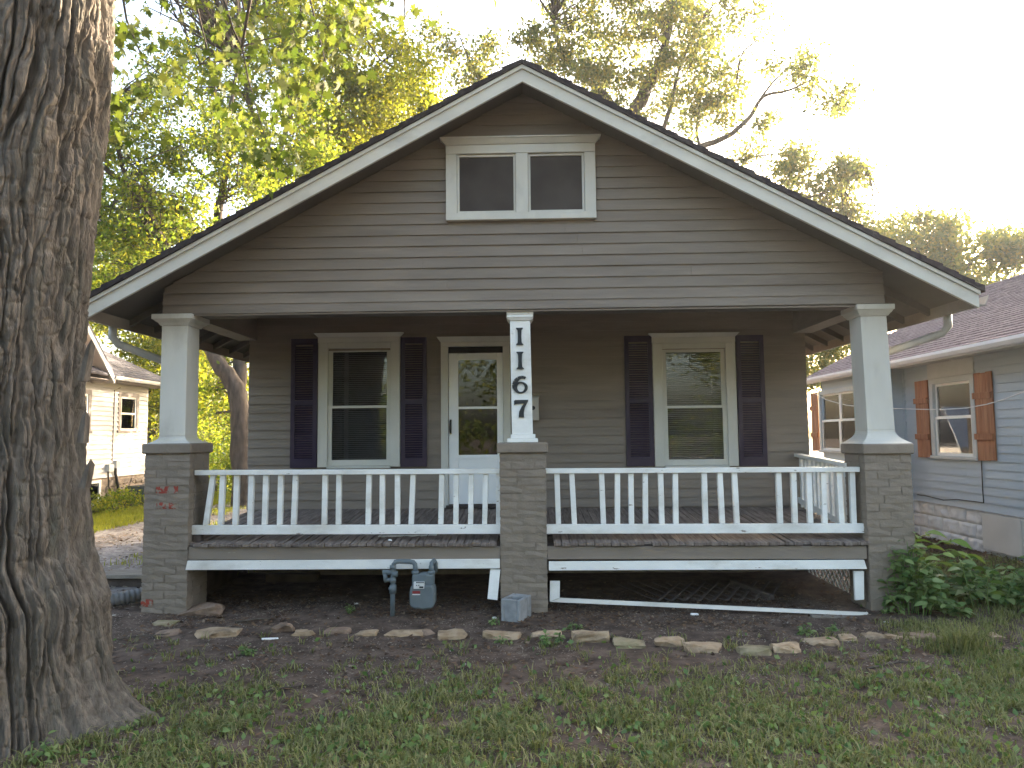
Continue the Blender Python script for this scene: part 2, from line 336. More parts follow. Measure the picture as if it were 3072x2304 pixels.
# roof: two slopes
for sgn in (-1, 1):
    e = APX + sgn * HWR
    def slab(x0, x1, y0, y1, a, b):                # vertical offsets a (bottom) b (top) from the roof line
        return MB().hexa([(x0, y0, rz(x0) + a), (x1, y0, rz(x1) + a), (x1, y1, rz(x1) + a), (x0, y1, rz(x0) + a), (x0, y0, rz(x0) + b), (x1, y0, rz(x1) + b), (x1, y1, rz(x1) + b), (x0, y1, rz(x0) + b)])
    roof = slab(APX, e, YR0 + .03, YR1, -.085, -.06).build('roof', 'ceiling', H)
    sh = MB(); n = 30; L = HWR + .03               # shingle courses, each lapping the one below
    for i in range(n):
        t0, t1 = i / n, (i + 1) / n + .012
        xa, xb = APX + sgn * L * t0, APX + sgn * L * min(t1, 1)
        y = YR0 - .035; ys = [y]
        while y < YR1: y += random.uniform(.25, .34); ys.append(min(y, YR1))
        for a, b in zip(ys[:-1], ys[1:]):
            lift = random.uniform(0, .006); fy = a - (random.uniform(0, .012) if a == ys[0] else 0)
            sh.hexa([(xa, fy, rz(xa) - .058), (xb, fy, rz(xb) - .058), (xb, b, rz(xb) - .058), (xa, b, rz(xa) - .058),
                     (xa, fy, rz(xa) - .016), (xb, fy, rz(xb) + .006 + lift), (xb, b, rz(xb) + .006 + lift), (xa, b, rz(xa) - .016)])
    kind(sh.build('shingle', 'roofdark', roof), 'stuff')
    # drip strip, barge board
    def rk(name, m, y0, y1, a, b, xe, par):
        return MB().hexa([(APX, y0, rz(APX) + a), (xe, y0, rz(xe) + a), (xe, y1, rz(xe) + a), (APX, y1, rz(APX) + a), (APX, y0, rz(APX) + b), (xe, y0, rz(xe) + b), (xe, y1, rz(xe) + b), (APX, y1, rz(APX) + b)]).build(name, m, par)
    bb = rk('barge_board', 'rake', YR0, YR0 + .03, -.225, -.1, e - sgn * .01, H)
    rk('drip_moulding', 'rake', YR0 - .022, YR0 + .012, -.0985, -.06, e - sgn * .005, bb)
    # underside: rafters in the eave, soffit lookouts
    y = .35
    while y < 6:
        xi = sgn * 3.62; MB().hexa([(xi, y, rz(xi) - .19), (e - sgn * .03, y, rz(e) - .16), (e - sgn * .03, y + .045, rz(e) - .16), (xi, y + .045, rz(xi) - .19), (xi, y, rz(xi) - .088), (e - sgn * .03, y, rz(e) - .088), (e - sgn * .03, y + .045, rz(e) - .088), (xi, y + .045, rz(xi) - .088)]).build('rafter_tail', 'ceiling', H)
        y += .52
    fb = MB().hexa([(e - sgn * .028, YR0 + .04, rz(e) - .20), (e, YR0 + .04, rz(e) - .20), (e, YR1, rz(e) - .20), (e - sgn * .028, YR1, rz(e) - .20), (e - sgn * .028, YR0 + .04, rz(e) - .09), (e, YR0 + .04, rz(e) - .09), (e, YR1, rz(e) - .09), (e - sgn * .028, YR1, rz(e) - .09)]).build('eave_fascia', 'tan_trim', H)
    # gutter: K-style trough
    prof = [(0, -.17), (.085, -.17), (.115, -.10), (.125, -.075), (.118, -.072), (.108, -.10), (.08, -.162), (.006, -.162)]
    x0 = e + sgn * .002
    MB().prism(prof, lambda u, v, d, x0=x0, s=sgn, e=e: (x0 + s * u, d, rz(e) + v - .012 + d * .006), YR0 + .06, YR1).build('gutter', 'gutter', H)
    # downspout: drops, elbows in to the column, runs down behind the pier
    cx = sgn * 3.66; ex = e + sgn * .05
    p = [(ex, .18, rz(e) - .17), (ex, .18, rz(e) - .30), (ex - sgn * .05, .20, rz(e) - .37), (cx + sgn * .12, .47, rz(e) - .58), (cx + sgn * .07, .50, rz(e) - .63), (cx + sgn * .06, .50, rz(e) - .75), (cx + sgn * .06, .53, .32)]
    MB().tube(p, .042, 8).build('downspout', 'gutter', H, True)
# gable wall: sheathing + clapboards
GB = 3.062
def gspan(z):
    h = (APZ - .095 - z) / SL; return (max(-3.735, APX - h), min(3.72, APX + h))
fnG = lambda u, o, z: (u, GY0 - o, z)
gw0, gw1, gz0, gz1 = -.765, .795, 3.995, 4.85
sheath = MB()
poly = [(-3.73, GB), (3.72, GB), (3.72, rz(3.72) - .095), (APX, APZ - .095), (-3.73, rz(-3.73) - .095)]
sheath.prism(poly, lambda u, v, d: (u, d, v), GY0, GY0 + .1)
gable = sheath.build('gable_wall', 'tan', H)
siding(gable, 'tan', fnG, GB + .095, APZ - .15, .1165, gspan, [(gw0 + .02, gw1 - .02, gz0 + .02, gz1 - .02)], joints=1)
MB().hexa([fnG(-3.735, .026, GB - .004), fnG(3.72, .026, GB + .006), fnG(3.72, 0, GB + .006), fnG(-3.735, 0, GB - .004), fnG(-3.735, .012, GB + .107), fnG(3.72, .012, GB + .107), fnG(3.72, 0, GB + .107), fnG(-3.735, 0, GB + .107)]).build('frieze_board', 'tan', gable)
MB().box(-3.74, 3.725, GY0 - .008, GY0 + .012, GB - .022, GB - .006).build('light_edge_strip', 'tan_trim', gable)
# gable window
gc = MB().box(gw0, gw0 + .115, .02, GY0 + .02, gz0 + .075, gz1 - .15).build('attic_window', 'cream', H, bevel=.003); gc['label'] = 'attic window of two dark square panes in cream casing'
box('casing', 'cream', gc, gw1 - .115, gw1, .02, GY0 + .02, gz0 + .075, gz1 - .15)
box('mullion', 'cream', gc, -.035, .093, .018, GY0 + .02, gz0 + .075, gz1 - .15)
box('sill', 'cream', gc, gw0 - .0, gw1, .008, GY0 + .02, gz0, gz0 + .073)
box('head_casing', 'cream', gc, gw0, gw1, .016, GY0 + .02, gz1 - .148, gz1 - .055)
MB().frus(gw0 - .002, gw1 + .002, .005, GY0, gz1 - .053, gw0 - .045, gw1 + .045, -.035, GY0, gz1 - .006).build('head_moulding', 'cream', gc)
box('head_cap', 'cream', gc, gw0 - .055, gw1 + .055, -.045, GY0 + .01, gz1 - .004, gz1 + .012)
for a, b in ((gw0 + .118, -.038), (.096, gw1 - .118)):
    box('pane', 'screen', gc, a + .02, b - .02, .062, .068, gz0 + .1, gz1 - .172, .0)
    fr = MB(); z0_, z1_ = gz0 + .076, gz1 - .152
    fr.box(a, a + .022, .045, .07, z0_, z1_).box(b - .022, b, .045, .07, z0_, z1_).box(a + .022, b - .022, .045, .07, z0_, z0_ + .026).box(a + .022, b - .022, .045, .07, z1_ - .022, z1_)
    fr.build('sash', 'cream', gc)
# porch ceiling, beams
ceil = box('porch_ceiling', 'ceiling', H, -3.55, 3.6, GY0 + .11, YW - .03, 3.43, 3.45)
box('front_beam', 'ceiling', H, -3.73, 3.72, GY0 + .1, GY0 + .30, GB - .005, 3.43)
for x0, x1 in ((-3.74, -3.50), (3.52, 3.75)):
    b = box('side_beam', 'tan', H, x0, x1, GY0 + .31, YW, 3.075, 3.43)
    box('beam_edge_strip', 'tan_trim', b, x0 - .005, x1 + .006, GY0 + .31, YW, 3.05, 3.073)
for yj in np.arange(.6, 2.0, .09): box('ceiling_board', 'ceiling', ceil, -3.5, 3.52, yj - .042, yj + .042, 3.412, 3.4285, .002)
# main walls
box('side_wall', 'tan', H, XL, XL + .12, YW + .02, YR1 - .3, 0, 3.40); box('side_wall', 'tan', H, XR - .12, XR, YW + .02, YR1 - .3, 0, 3.40)
MB().prism([(XL, 0), (XR, 0), (XR, rz(XR) - .12), (APX, APZ - .12), (XL, rz(XL) - .12)], lambda u, v, d: (u, d, v), YR1 - .3, YR1 - .2).build('rear_wall', 'tan', H)
box('foundation_wall', 'brick', H, XL, XR, YW + .03, YW + .2, -.2, .78)
w1 = (-2.675, -1.60, 1.38, 3.0); w2 = (1.69, 2.757, 1.345, 2.94); dr = (-1.065, -.16, .88, 2.93)
pw = box('porch_wall', 'tan', H, XL, w1[0] + .1, YW + .021, YW + .10, .78, 3.43)
for a, b, c, d in ((w1[1] - .1, dr[0] + .06, .78, 3.43), (dr[1] - .06, w2[0] + .1, .78, 3.43), (w2[1] - .1, XR, .78, 3.43), (w1[0] + .1, w1[1] - .1, .78, 1.46), (w1[0] + .1, w1[1] - .1, 2.9, 3.43), (w2[0] + .1, w2[1] - .1, .78, 1.43), (w2[0] + .1, w2[1] - .1, 2.86, 3.43), (dr[0] + .06, dr[1] - .06, 2.88, 3.43), (dr[0] + .06, dr[1] - .06, .78, .868)):
    box('wall_sheathing', 'tan', pw, a, b, YW + .021, YW + .10, c, d, 0)
fnP = lambda u, o, z: (u, YW + .021 - o, z)
siding(pw, 'tan', fnP, .84, 3.43, .114, lambda z: (XL, XR), [(w1[0] + .03, w1[1] - .03, w1[2] + .02, w1[3]), (w2[0] + .03, w2[1] - .03, w2[2] + .02, w2[3]), (dr[0] + .03, dr[1] - .03, .8, dr[3])])
def slats(b, x0, x1, z0, z1, y, step, th, tilt, wd):
    z = z0
    while z < z1:
        dy = math.cos(tilt) * wd / 2; dz = math.sin(tilt) * wd / 2; e = random.uniform(-.0012, .0012)
        b.hexa([(x0, y - dy, z - dz + e), (x1, y - dy, z - dz), (x1, y + dy, z + dz), (x0, y + dy, z + dz + e), (x0, y - dy, z - dz + th + e), (x1, y - dy, z - dz + th), (x1, y + dy, z + dz + th), (x0, y + dy, z + dz + th + e)])
        z += step
    return b
def porch_window(r, label, curtain):
    x0, x1, z0, z1 = r; yc = YW - .025
    wn = box('window', 'casing', H, x0, x0 + .125, yc, YW + .04, z0, z1, .003); wn['label'] = label
    box('casing', 'casing', wn, x1 - .125, x1, yc, YW + .04, z0, z1)
    box('head_casing', 'casing', wn, x0 + .127, x1 - .127, yc, YW + .04, z1 - .07, z1)
    box('head_board', 'casing', wn, x0 - .004, x1 + .004, yc - .006, YW + .02, z1 + .003, z1 + .075)
    MB().frus(x0 - .006, x1 + .006, yc - .008, YW + .01, z1 + .077, x0 - .05, x1 + .05, yc - .055, YW + .01, z1 + .125).build('head_moulding', 'casing', wn)
    box('sill', 'casing', wn, x0 + .127, x1 - .127, yc - .03, YW + .05, z0 - .02, z0 + .012)
    a, b, c, d = x0 + .127, x1 - .127, z0 + .015, z1 - .072; zm = (c + d) / 2 - .005
    for nm, zz0, zz1, y in (('lower_sash', c, zm + .018, YW - .004), ('upper_sash', zm - .014, d, YW + .022)):
        m = MB(); st = .052; bt = .075 if nm == 'lower_sash' else .032; tp = .032 if nm == 'lower_sash' else .045
        m.box(a, a + st, y, y + .03, zz0, zz1).box(b - st, b, y, y + .03, zz0, zz1).box(a + st, b - st, y, y + .03, zz0, zz0 + bt).box(a + st, b - st, y, y + .03, zz1 - tp, zz1)
        m.build(nm, 'casing', wn)
        MB().box(a + st, b - st, y + .012, y + .016, zz0 + bt, zz1 - tp).build('pane', 'glass', wn)
    bl = slats(MB(), a + .03, b - .03, c + .07, d - .05, YW + .085, .0255, .0012, math.radians(38), .026)
    kind(bl.build('blind', 'blind', wn), 'stuff')
    if curtain: MB().box(a + .18, a + .235, YW + .13, YW + .135, c, d).build('curtain_edge', 'blind', wn)
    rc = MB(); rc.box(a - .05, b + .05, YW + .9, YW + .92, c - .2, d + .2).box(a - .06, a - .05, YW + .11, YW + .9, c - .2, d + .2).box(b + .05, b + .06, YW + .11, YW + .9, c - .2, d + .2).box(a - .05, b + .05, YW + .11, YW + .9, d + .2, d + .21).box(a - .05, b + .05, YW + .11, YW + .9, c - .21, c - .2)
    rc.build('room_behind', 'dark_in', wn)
    return wn
porch_window(w1, 'double-hung window left of the front door', True)
porch_window(w2, 'double-hung window right of the center post', False)
def shutter(x0, x1, z0, z1, label):
    y0, y1 = YW - .035, YW - .003; fr = .055
    s = MB().box(x0, x0 + fr, y0, y1, z0, z1).box(x1 - fr, x1, y0, y1, z0, z1).box(x0 + fr, x1 - fr, y0, y1, z0, z0 + .11).box(x0 + fr, x1 - fr, y0, y1, z1 - .08, z1).box(x0 + fr, x1 - fr, y0, y1, (z0 + z1) / 2 - .03, (z0 + z1) / 2 + .03).build('shutter', 'purple', H)
    s['label'] = label
    sl = slats(MB(), x0 + fr, x1 - fr, z0 + .12, (z0 + z1) / 2 - .04, YW - .017, .031, .006, math.radians(42), .03)
    slats(sl, x0 + fr, x1 - fr, (z0 + z1) / 2 + .045, z1 - .09, YW - .017, .031, .006, math.radians(42), .03)
    kind(sl.build('louvre', 'purple', s), 'stuff')
shutter(-3.03, -2.685, 1.375, 3.06, 'dark purple louvred shutter nearest the left porch corner'); shutter(-1.588, -1.25, 1.375, 3.06, 'dark purple louvred shutter between left window and door')
shutter(1.325, 1.68, 1.355, 3.04, 'dark purple louvred shutter left of the right window'); shutter(2.768, 3.12, 1.345, 3.03, 'dark purple louvred shutter nearest the right porch corner')
# front door: casing, storm door with two glass panes
x0, x1, z0, z1 = dr; yc = YW - .03
D = box('front_door', 'white_clean', H, -.965, -.842, YW + .0, YW + .035, z0 + .01, 2.845, .002); D['label'] = 'white storm door with two glass panes'
box('casing', 'casing', D, x0, x0 + .095, yc, YW + .04, .85, z1); box('casing', 'casing', D, x1 - .095, x1, yc, YW + .04, .85, z1)
box('head_casing', 'casing', D, x0, x1, yc - .004, YW + .03, z1 + .002, z1 + .06)
MB().frus(x0 - .004, x1 + .004, yc - .006, YW, z1 + .062, x0 - .05, x1 + .05, yc - .055, YW, z1 + .125).build('head_moulding', 'casing', D)
box('dark_gap_strip', 'dark_in', D, x0 + .096, x1 - .096, YW + .004, YW + .012, 2.85, z1)  # near-black strip paints in the shade of the gap over the door
box('stile', 'white_clean', D, -.333, -.257, YW, YW + .035, z0 + .01, 2.845, .002)
box('top_rail', 'white_clean', D, -.840, -.335, YW, YW + .035, 2.755, 2.845, .002)
box('kick_panel', 'white_clean', D, -.840, -.335, YW + .002, YW + .03, z0 + .01, 1.52, .002)
fr = MB(); a, b, c, d = -.84, -.335, 1.50, 2.76
fr.box(a - .03, a, YW - .008, YW + .0, c - .03, d + .03).box(b, b + .03, YW - .008, YW, c - .03, d + .03).box(a, b, YW - .008, YW, c - .03, c).box(a, b, YW - .008, YW, d, d + .03).box(a, b, YW - .006, YW + .01, 2.115, 2.145)
fr.build('glazing_frame', 'white_clean', D)
MB().box(-.838, -.337, YW + .014, YW + .018, 2.147, 2.757).build('pane', 'door_glass', D); MB().box(-.838, -.337, YW + .016, YW + .02, 1.522, 2.113).build('pane', 'door_glass', D)
inner = MB().box(-.95, -.27, YW + .085, YW + .12, z0, 2.84).build('inner_door', 'dark_in', D)
fan = MB(); fc = (-.60, 2.52)
for k in range(13):
    t0, t1 = math.pi * k / 13, math.pi * (k + 1) / 13
    fan.prism([(fc[0] + .19 * math.cos(t0), fc[1] + .19 * math.sin(t0)), (fc[0] + .172 * math.cos(t0), fc[1] + .172 * math.sin(t0)), (fc[0] + .172 * math.cos(t1), fc[1] + .172 * math.sin(t1)), (fc[0] + .19 * math.cos(t1), fc[1] + .19 * math.sin(t1))], lambda u, v, d: (u, d, v), YW + .07, YW + .082)
for t in (math.pi / 4, math.pi / 2, 3 * math.pi / 4):
    fan.tube([(fc[0] + .05 * math.cos(t), YW + .076, fc[1] + .05 * math.sin(t)), (fc[0] + .18 * math.cos(t), YW + .076, fc[1] + .18 * math.sin(t))], .006, 4)
fan.box(fc[0] - .2, fc[0] + .2, YW + .07, YW + .082, 2.49, 2.51)
fan.build('fanlight_tracery', 'panel', D)
MB().tube([(-.94, YW - .012, 1.80), (-.94, YW - .045, 1.815), (-.94, YW - .05, 1.88), (-.94, YW - .045, 1.955), (-.94, YW - .012, 1.97)], [.012, .014, .016, .014, .012], 8).build('handle', 'black', D, True)
box('threshold', 'oldwood_d', D, -1.0, -.22, YW - .06, YW + .05, .842, .878, .004)
# porch floor boards (front to back), slope down to the front
def fz(x, y): return lerp(.705, .845, y / YW) - .028 * (x + 3.4) / 6.8
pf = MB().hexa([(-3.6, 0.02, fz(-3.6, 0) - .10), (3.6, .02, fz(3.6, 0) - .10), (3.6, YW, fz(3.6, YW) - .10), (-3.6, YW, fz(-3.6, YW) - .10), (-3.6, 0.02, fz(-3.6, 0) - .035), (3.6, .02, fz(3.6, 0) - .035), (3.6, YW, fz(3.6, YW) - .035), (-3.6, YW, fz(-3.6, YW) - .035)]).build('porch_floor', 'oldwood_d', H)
x = -3.42
while x < 3.40:
    wd = random.uniform(.078, .088); y0 = -.022 + random.uniform(-.016, .016); cup = random.uniform(-.009, .009)
    if -.27 < x + wd / 2 < .27: y0 = .47
    if random.random() < .06: y0 += random.uniform(.015, .05)
    xa, xb = x + .0035, x + wd - .0035; yb = YW + .015; th = .028
    MB().hexa([(xa, y0, fz(xa, y0) - th), (xb, y0 + random.uniform(-.006, .006), fz(xb, y0) - th), (xb, yb, fz(xb, yb) - th), (xa, yb, fz(xa, yb) - th), (xa, y0, fz(xa, y0) + cup), (xb, y0, fz(xb, y0) - cup), (xb, yb, fz(xb, yb)), (xa, yb, fz(xa, yb))]).build('floor_board', 'deck', pf)
    x += wd
# fascia under the floor, white skirt
def zb(x, l, r): return lerp(l, r, (x + 3.38) / 6.75)
for xa, xb in ((-3.385, -.232), (.238, 3.40)):
    MB().hexa([(xa, .012, zb(xa, .544, .505)), (xb, .012, zb(xb, .544, .505)), (xb, .05, zb(xb, .544, .505)), (xa, .05, zb(xa, .544, .505)), (xa, .012, zb(xa, .672, .632)), (xb, .012, zb(xb, .672, .632)), (xb, .05, zb(xb, .672, .632)), (xa, .05, zb(xa, .672, .632))]).build('porch_fascia', 'tan_trim', H, bevel=.003)
MB().hexa([(-3.40, -.012, .446), (-.236, -.012, .442), (-.236, .010, .442), (-3.40, .01, .446), (-3.38, -.012, .537), (-.236, -.012, .534), (-.236, .010, .534), (-3.38, .01, .537)]).build('skirt_board', 'white', H, bevel=.002)
MB().hexa([(.252, -.012, .418), (3.385, -.012, .412), (3.385, .010, .412), (.252, .01, .418), (.252, -.012, .506), (3.36, -.012, .500), (3.36, .010, .500), (.252, .01, .506)]).build('skirt_board', 'white', H, bevel=.002)
# under-porch: joists, and a board added on the left to keep light out
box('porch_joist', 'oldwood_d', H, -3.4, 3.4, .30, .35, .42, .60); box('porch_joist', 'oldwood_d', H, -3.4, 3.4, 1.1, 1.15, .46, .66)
box('light_block_board', 'oldwood_d', H, -3.62, -3.58, .47, YW, -.1, .62)
# side lattice on the right under the porch
lt = MB().box(3.56, 3.58, .47, YW, .42, .5).build('lattice_panel', 'white', H)
for k in range(-6, 18):
    for s in (-1, 1):
        a = .47 + k * .12; b = a + s * .46; za, zb_ = -.02, .42
        pts = [(a, za), (b, zb_)]
        if s < 0: pts = [(a, za), (b, zb_)]
        ya, yb = pts[0][0], pts[1][0]
        t0 = 0; t1 = 1
        lo, hi = min(ya, yb), max(ya, yb)
        if hi <= .47 or lo >= YW: continue
        def cl(y): return (y - ya) / (yb - ya)
        ts = sorted((cl(.47), cl(YW))); t0, t1 = max(0, ts[0]), min(1, ts[1])
        if t1 - t0 < .08: continue
        p0 = (ya + (yb - ya) * t0, za + (zb_ - za) * t0); p1 = (ya + (yb - ya) * t1, za + (zb_ - za) * t1)
        xo = 3.561 if s > 0 else 3.571
        MB().hexa([(xo, p0[0] - .014, p0[1]), (xo + .008, p0[0] - .014, p0[1]), (xo + .008, p0[0] + .014, p0[1]), (xo, p0[0] + .014, p0[1]), (xo, p1[0] - .014, p1[1]), (xo + .008, p1[0] - .014, p1[1]), (xo + .008, p1[0] + .014, p1[1]), (xo, p1[0] + .014, p1[1])]).build('lattice_strip', 'white', lt)
# railings
RY = .13
def rail_section(px0, px1, bal, zt, zbt, label):
    xa, xb = W(px0, 1405, RY)[0], W(px1, 1405, RY)[0]
    z = lambda x, l, r: zb(x, l, r)
    r = MB().hexa([(xa, RY - .05, z(xa, 1.388, 1.358)), (xb, RY - .05, z(xb, 1.388, 1.358)), (xb, RY + .04, z(xb, 1.388, 1.358)), (xa, RY + .04, z(xa, 1.388, 1.358)), (xa, RY - .05, z(xa, 1.438, 1.408)), (xb, RY - .05, z(xb, 1.438, 1.408)), (xb, RY + .04, z(xb, 1.438, 1.408)), (xa, RY + .04, z(xa, 1.438, 1.408))]).build('railing', 'white', H, bevel=.003)
    r['label'] = label
    xa2, xb2 = xa - .035 * (px0 < 1000), xb + .03 * (px1 > 2000)
    MB().hexa([(xa2, RY - .045, z(xa, .785, .749)), (xb2, RY - .045, z(xb, .785, .749)), (xb2, RY - .005, z(xb, .785, .749)), (xa2, RY - .005, z(xa, .785, .749)), (xa2, RY - .045, z(xa, .878, .844)), (xb2, RY - .045, z(xb, .878, .844)), (xb2, RY - .005, z(xb, .878, .844)), (xa2, RY - .005, z(xa, .878, .844))]).build('bottom_rail', 'white', r, bevel=.003)
    for pt, pb in bal:
        a, b = W(pt, 1425, RY)[0], W(pb, 1568, RY)[0]; hw = .026; y0, y1 = RY - .026, RY + .024
        z0_, z1_ = z(b, .880, .846), z(a, 1.386, 1.356)
        MB().hexa([(b - hw, y0, z0_), (b + hw, y0, z0_), (b + hw, y1, z0_), (b - hw, y1, z0_), (a - hw, y0, z1_), (a + hw, y0, z1_), (a + hw, y1, z1_), (a - hw, y1, z1_)]).build('baluster', 'white', r, bevel=.003)
rail_section(590, 1508, [(641, 619), (670, 663), (712, 707), (756, 751.5), (799.5, 794.6), (844, 840), (888, 882), (976.6, 973.6), (1018, 1016), (1108, 1105), (1148, 1147), (1193, 1193), (1240, 1234), (1326, 1323), (1369, 1368), (1414, 1412), (1458, 1454), (1496, 1496)], 0, 0, 'porch railing left of the center post')
rail_section(1632, 2573, [(1670.5, 1675), (1715, 1723), (1804, 1810), (1852, 1852), (1892, 1894), (1935, 1936), (1981, 1985), (2025, 2027), (2111.6, 2116), (2158.6, 2166), (2202, 2210), (2334, 2340), (2379, 2384), (2424.6, 2430), (2468.5, 2473), (2515, 2523.6), (2554.7, 2560)], 0, 0, 'porch railing right of the center post')
box('rail_block', 'oldwood_d', H, -3.38, -3.30, RY - .04, RY + .04, .69, .785)
# side railing on the right, pier to wall
sr = MB().hexa([(3.40, .40, 1.395), (3.50, .40, 1.395), (3.56, 2.03, 1.455), (3.46, 2.03, 1.455), (3.40, .40, 1.435), (3.50, .40, 1.435), (3.56, 2.03, 1.495), (3.46, 2.03, 1.495)]).build('side_railing', 'white', H)
for k in range(11):
    t = (k + .5) / 11; xx, yy = lerp(3.455, 3.51, t), lerp(.46, 1.98, t)
    MB().box(xx - .02, xx + .02, yy - .026, yy + .026, fz(3.4, yy) + .02, lerp(1.393, 1.453, t)).build('baluster', 'white', sr)
MB().hexa([(3.43, .46, .73), (3.47, .46, .73), (3.53, 2.03, .87), (3.49, 2.03, .87), (3.43, .46, .80), (3.47, .46, .80), (3.53, 2.03, .94), (3.49, 2.03, .94)]).build('bottom_rail', 'white', sr)
# brick piers
def brick_mesh(seed):
    r = random.Random(seed); bm = bmesh.new(); bmesh.ops.create_cube(bm, size=1)
    bmesh.ops.subdivide_edges(bm, edges=bm.edges[:], cuts=1, use_grid_fill=True)
    for v in bm.verts:
        v.co += Vector((r.uniform(-.02, .02), r.uniform(-.03, .03), r.uniform(-.06, .06)))
        if sum(abs(abs(c) - .5) < .08 for c in v.co) >= 2: v.co *= .975
    me = bpy.data.meshes.new('brick'); bm.to_mesh(me); bm.free(); me.materials.append(M['brick'])
    return me
BR = [brick_mesh(k) for k in range(6)]
def pier(x0, x1, zt, label, chips=(), offs=0):
    C = .0806; g = .009; y0, y1 = 0., x1 - x0; n = int((zt + .12) / C)
    p = box('brick_pier', 'mortar', H, x0 + .006, x1 - .006, y0 + .006, y1 - .006, -.12, zt, 0); p['label'] = label
    wdt = x1 - x0; hw = .11
    def brick(a, b, c, d, e, f, chip=False):
        me = random.choice(BR)
        if chip:
            me = me.copy(); me.materials.clear(); me.materials.append(M['brick_chip'])
        o = link('brick', me, None, p, ((a + b) / 2, (c + d) / 2, (e + f) / 2)); o.scale = (b - a, d - c, f - e)
        o.rotation_euler = (random.uniform(-.006, .006), random.uniform(-.008, .008), random.uniform(-.008, .008))
    for k in range(n):
        zb0 = zt - (k + 1) * C + g / 2; zt0 = zt - k * C - g / 2; off = (k + offs) % 2; zb0 += random.uniform(-.003, .003)
        js = [0, .5, 1] if off else [0, .26, .76, 1]
        if random.random() < .2: js = [0, .38, 1]
        for j in range(len(js) - 1):
            jx0 = x0 + js[j] * wdt + (g / 2 if j else 0); jx1 = x0 + js[j + 1] * wdt - (g / 2 if j < len(js) - 2 else 0)
            brick(jx0, jx1, y0 + random.uniform(-.004, .004), y0 + hw, zb0, zt0, (k, j) in chips)
        sp = [hw + g, .5 * wdt + .08, wdt] if off else [hw + g, wdt]
        for (a, b) in ((x0, x0 + hw), (x1 - hw, x1)):
            for j in range(len(sp) - 1): brick(a + random.uniform(-.003, .003), b + random.uniform(-.003, .003), y0 + sp[j], y0 + sp[j + 1] - g, zb0, zt0)
    cap = MB().box(x0 - .022, x1 + .022, y0 - .03, y1 + .03, zt + .002, zt + .106).build('pier_cap', 'brick', H, bevel=.012)
    return p
pier(-3.85, -3.385, 1.610, 'corner pier of painted brick with red chips beside the tree', {(4, 1), (6, 1), (18, 0)})
pier(-.232, .238, 1.582, 'middle brick pier under the numbered post', (), 1)
pier(3.412, 3.875, 1.535, 'right corner pier of painted brick with vine at its foot', (), 0)
# columns
def column(cx, cy, hw, zb_, zt, hb, m, label, flare, lean=0., capo=.075, tp=0.):
    c = MB().frus(cx - hw, cx + hw, cy - hw, cy + hw, zb_ + hb, cx - hw + tp + lean, cx + hw - tp + lean, cy - hw + tp, cy + hw - tp, zt - .115).build('porch_column', m, H, bevel=.004); c['label'] = label
    cl = cx + lean; h2 = hw - tp
    MB().frus(cl - h2 - .012, cl + h2 + .012, cy - h2 - .012, cy + h2 + .012, zt - .114, cl - h2 - .03, cl + h2 + .03, cy - h2 - .03, cy + h2 + .03, zt - .084).frus(cl - h2 - .035, cl + h2 + .035, cy - h2 - .035, cy + h2 + .035, zt - .083, cl - h2 - capo + .01, cl + h2 + capo - .01, cy - h2 - capo + .01, cy + h2 + capo - .01, zt - .056).build('capital_moulding', m, c)
    box('capital', m, c, cl - h2 - capo, cl + h2 + capo, cy - h2 - capo, cy + h2 + capo, zt - .055, zt - .002, .003)
    if flare:
        f = MB(); k = 6
        for i in range(k):
            t0, t1 = i / k, (i + 1) / k; e0 = flare * (1 - t0) ** 2.2; e1 = flare * (1 - t1) ** 2.2
            f.frus(cx - hw - e0, cx + hw + e0, cy - hw - e0, cy + hw + e0, zb_ + hb * t0, cx - hw - e1, cx + hw + e1, cy - hw - e1, cy + hw + e1, zb_ + hb * t1 - .0008)
        f.build('column_base', m, c)
    else:
        box('column_base', m, c, cx - hw - .05, cx + hw + .05, cy - hw - .04, cy + hw + .05, zb_ + .001, zb_ + .042, .003); box('base_block', m, c, cx - hw - .012, cx + hw + .025, cy - hw - .022, cy + hw + .02, zb_ + .043, zb_ + hb, .003)
    return c
column(-3.622, .235, .137, 1.717, GB, .075, 'cream', 'square cream porch column left', .09, 0, .075, .0)
column(3.640, .235, .138, 1.642, GB, .135, 'cream', 'square cream porch column right with flared foot', .115, -.02, .06, .006)
pc = column(.003, .235, .108, 1.689, GB + .008, .085, 'white', 'white porch post with four house numbers', 0, -.012, .035, .003)
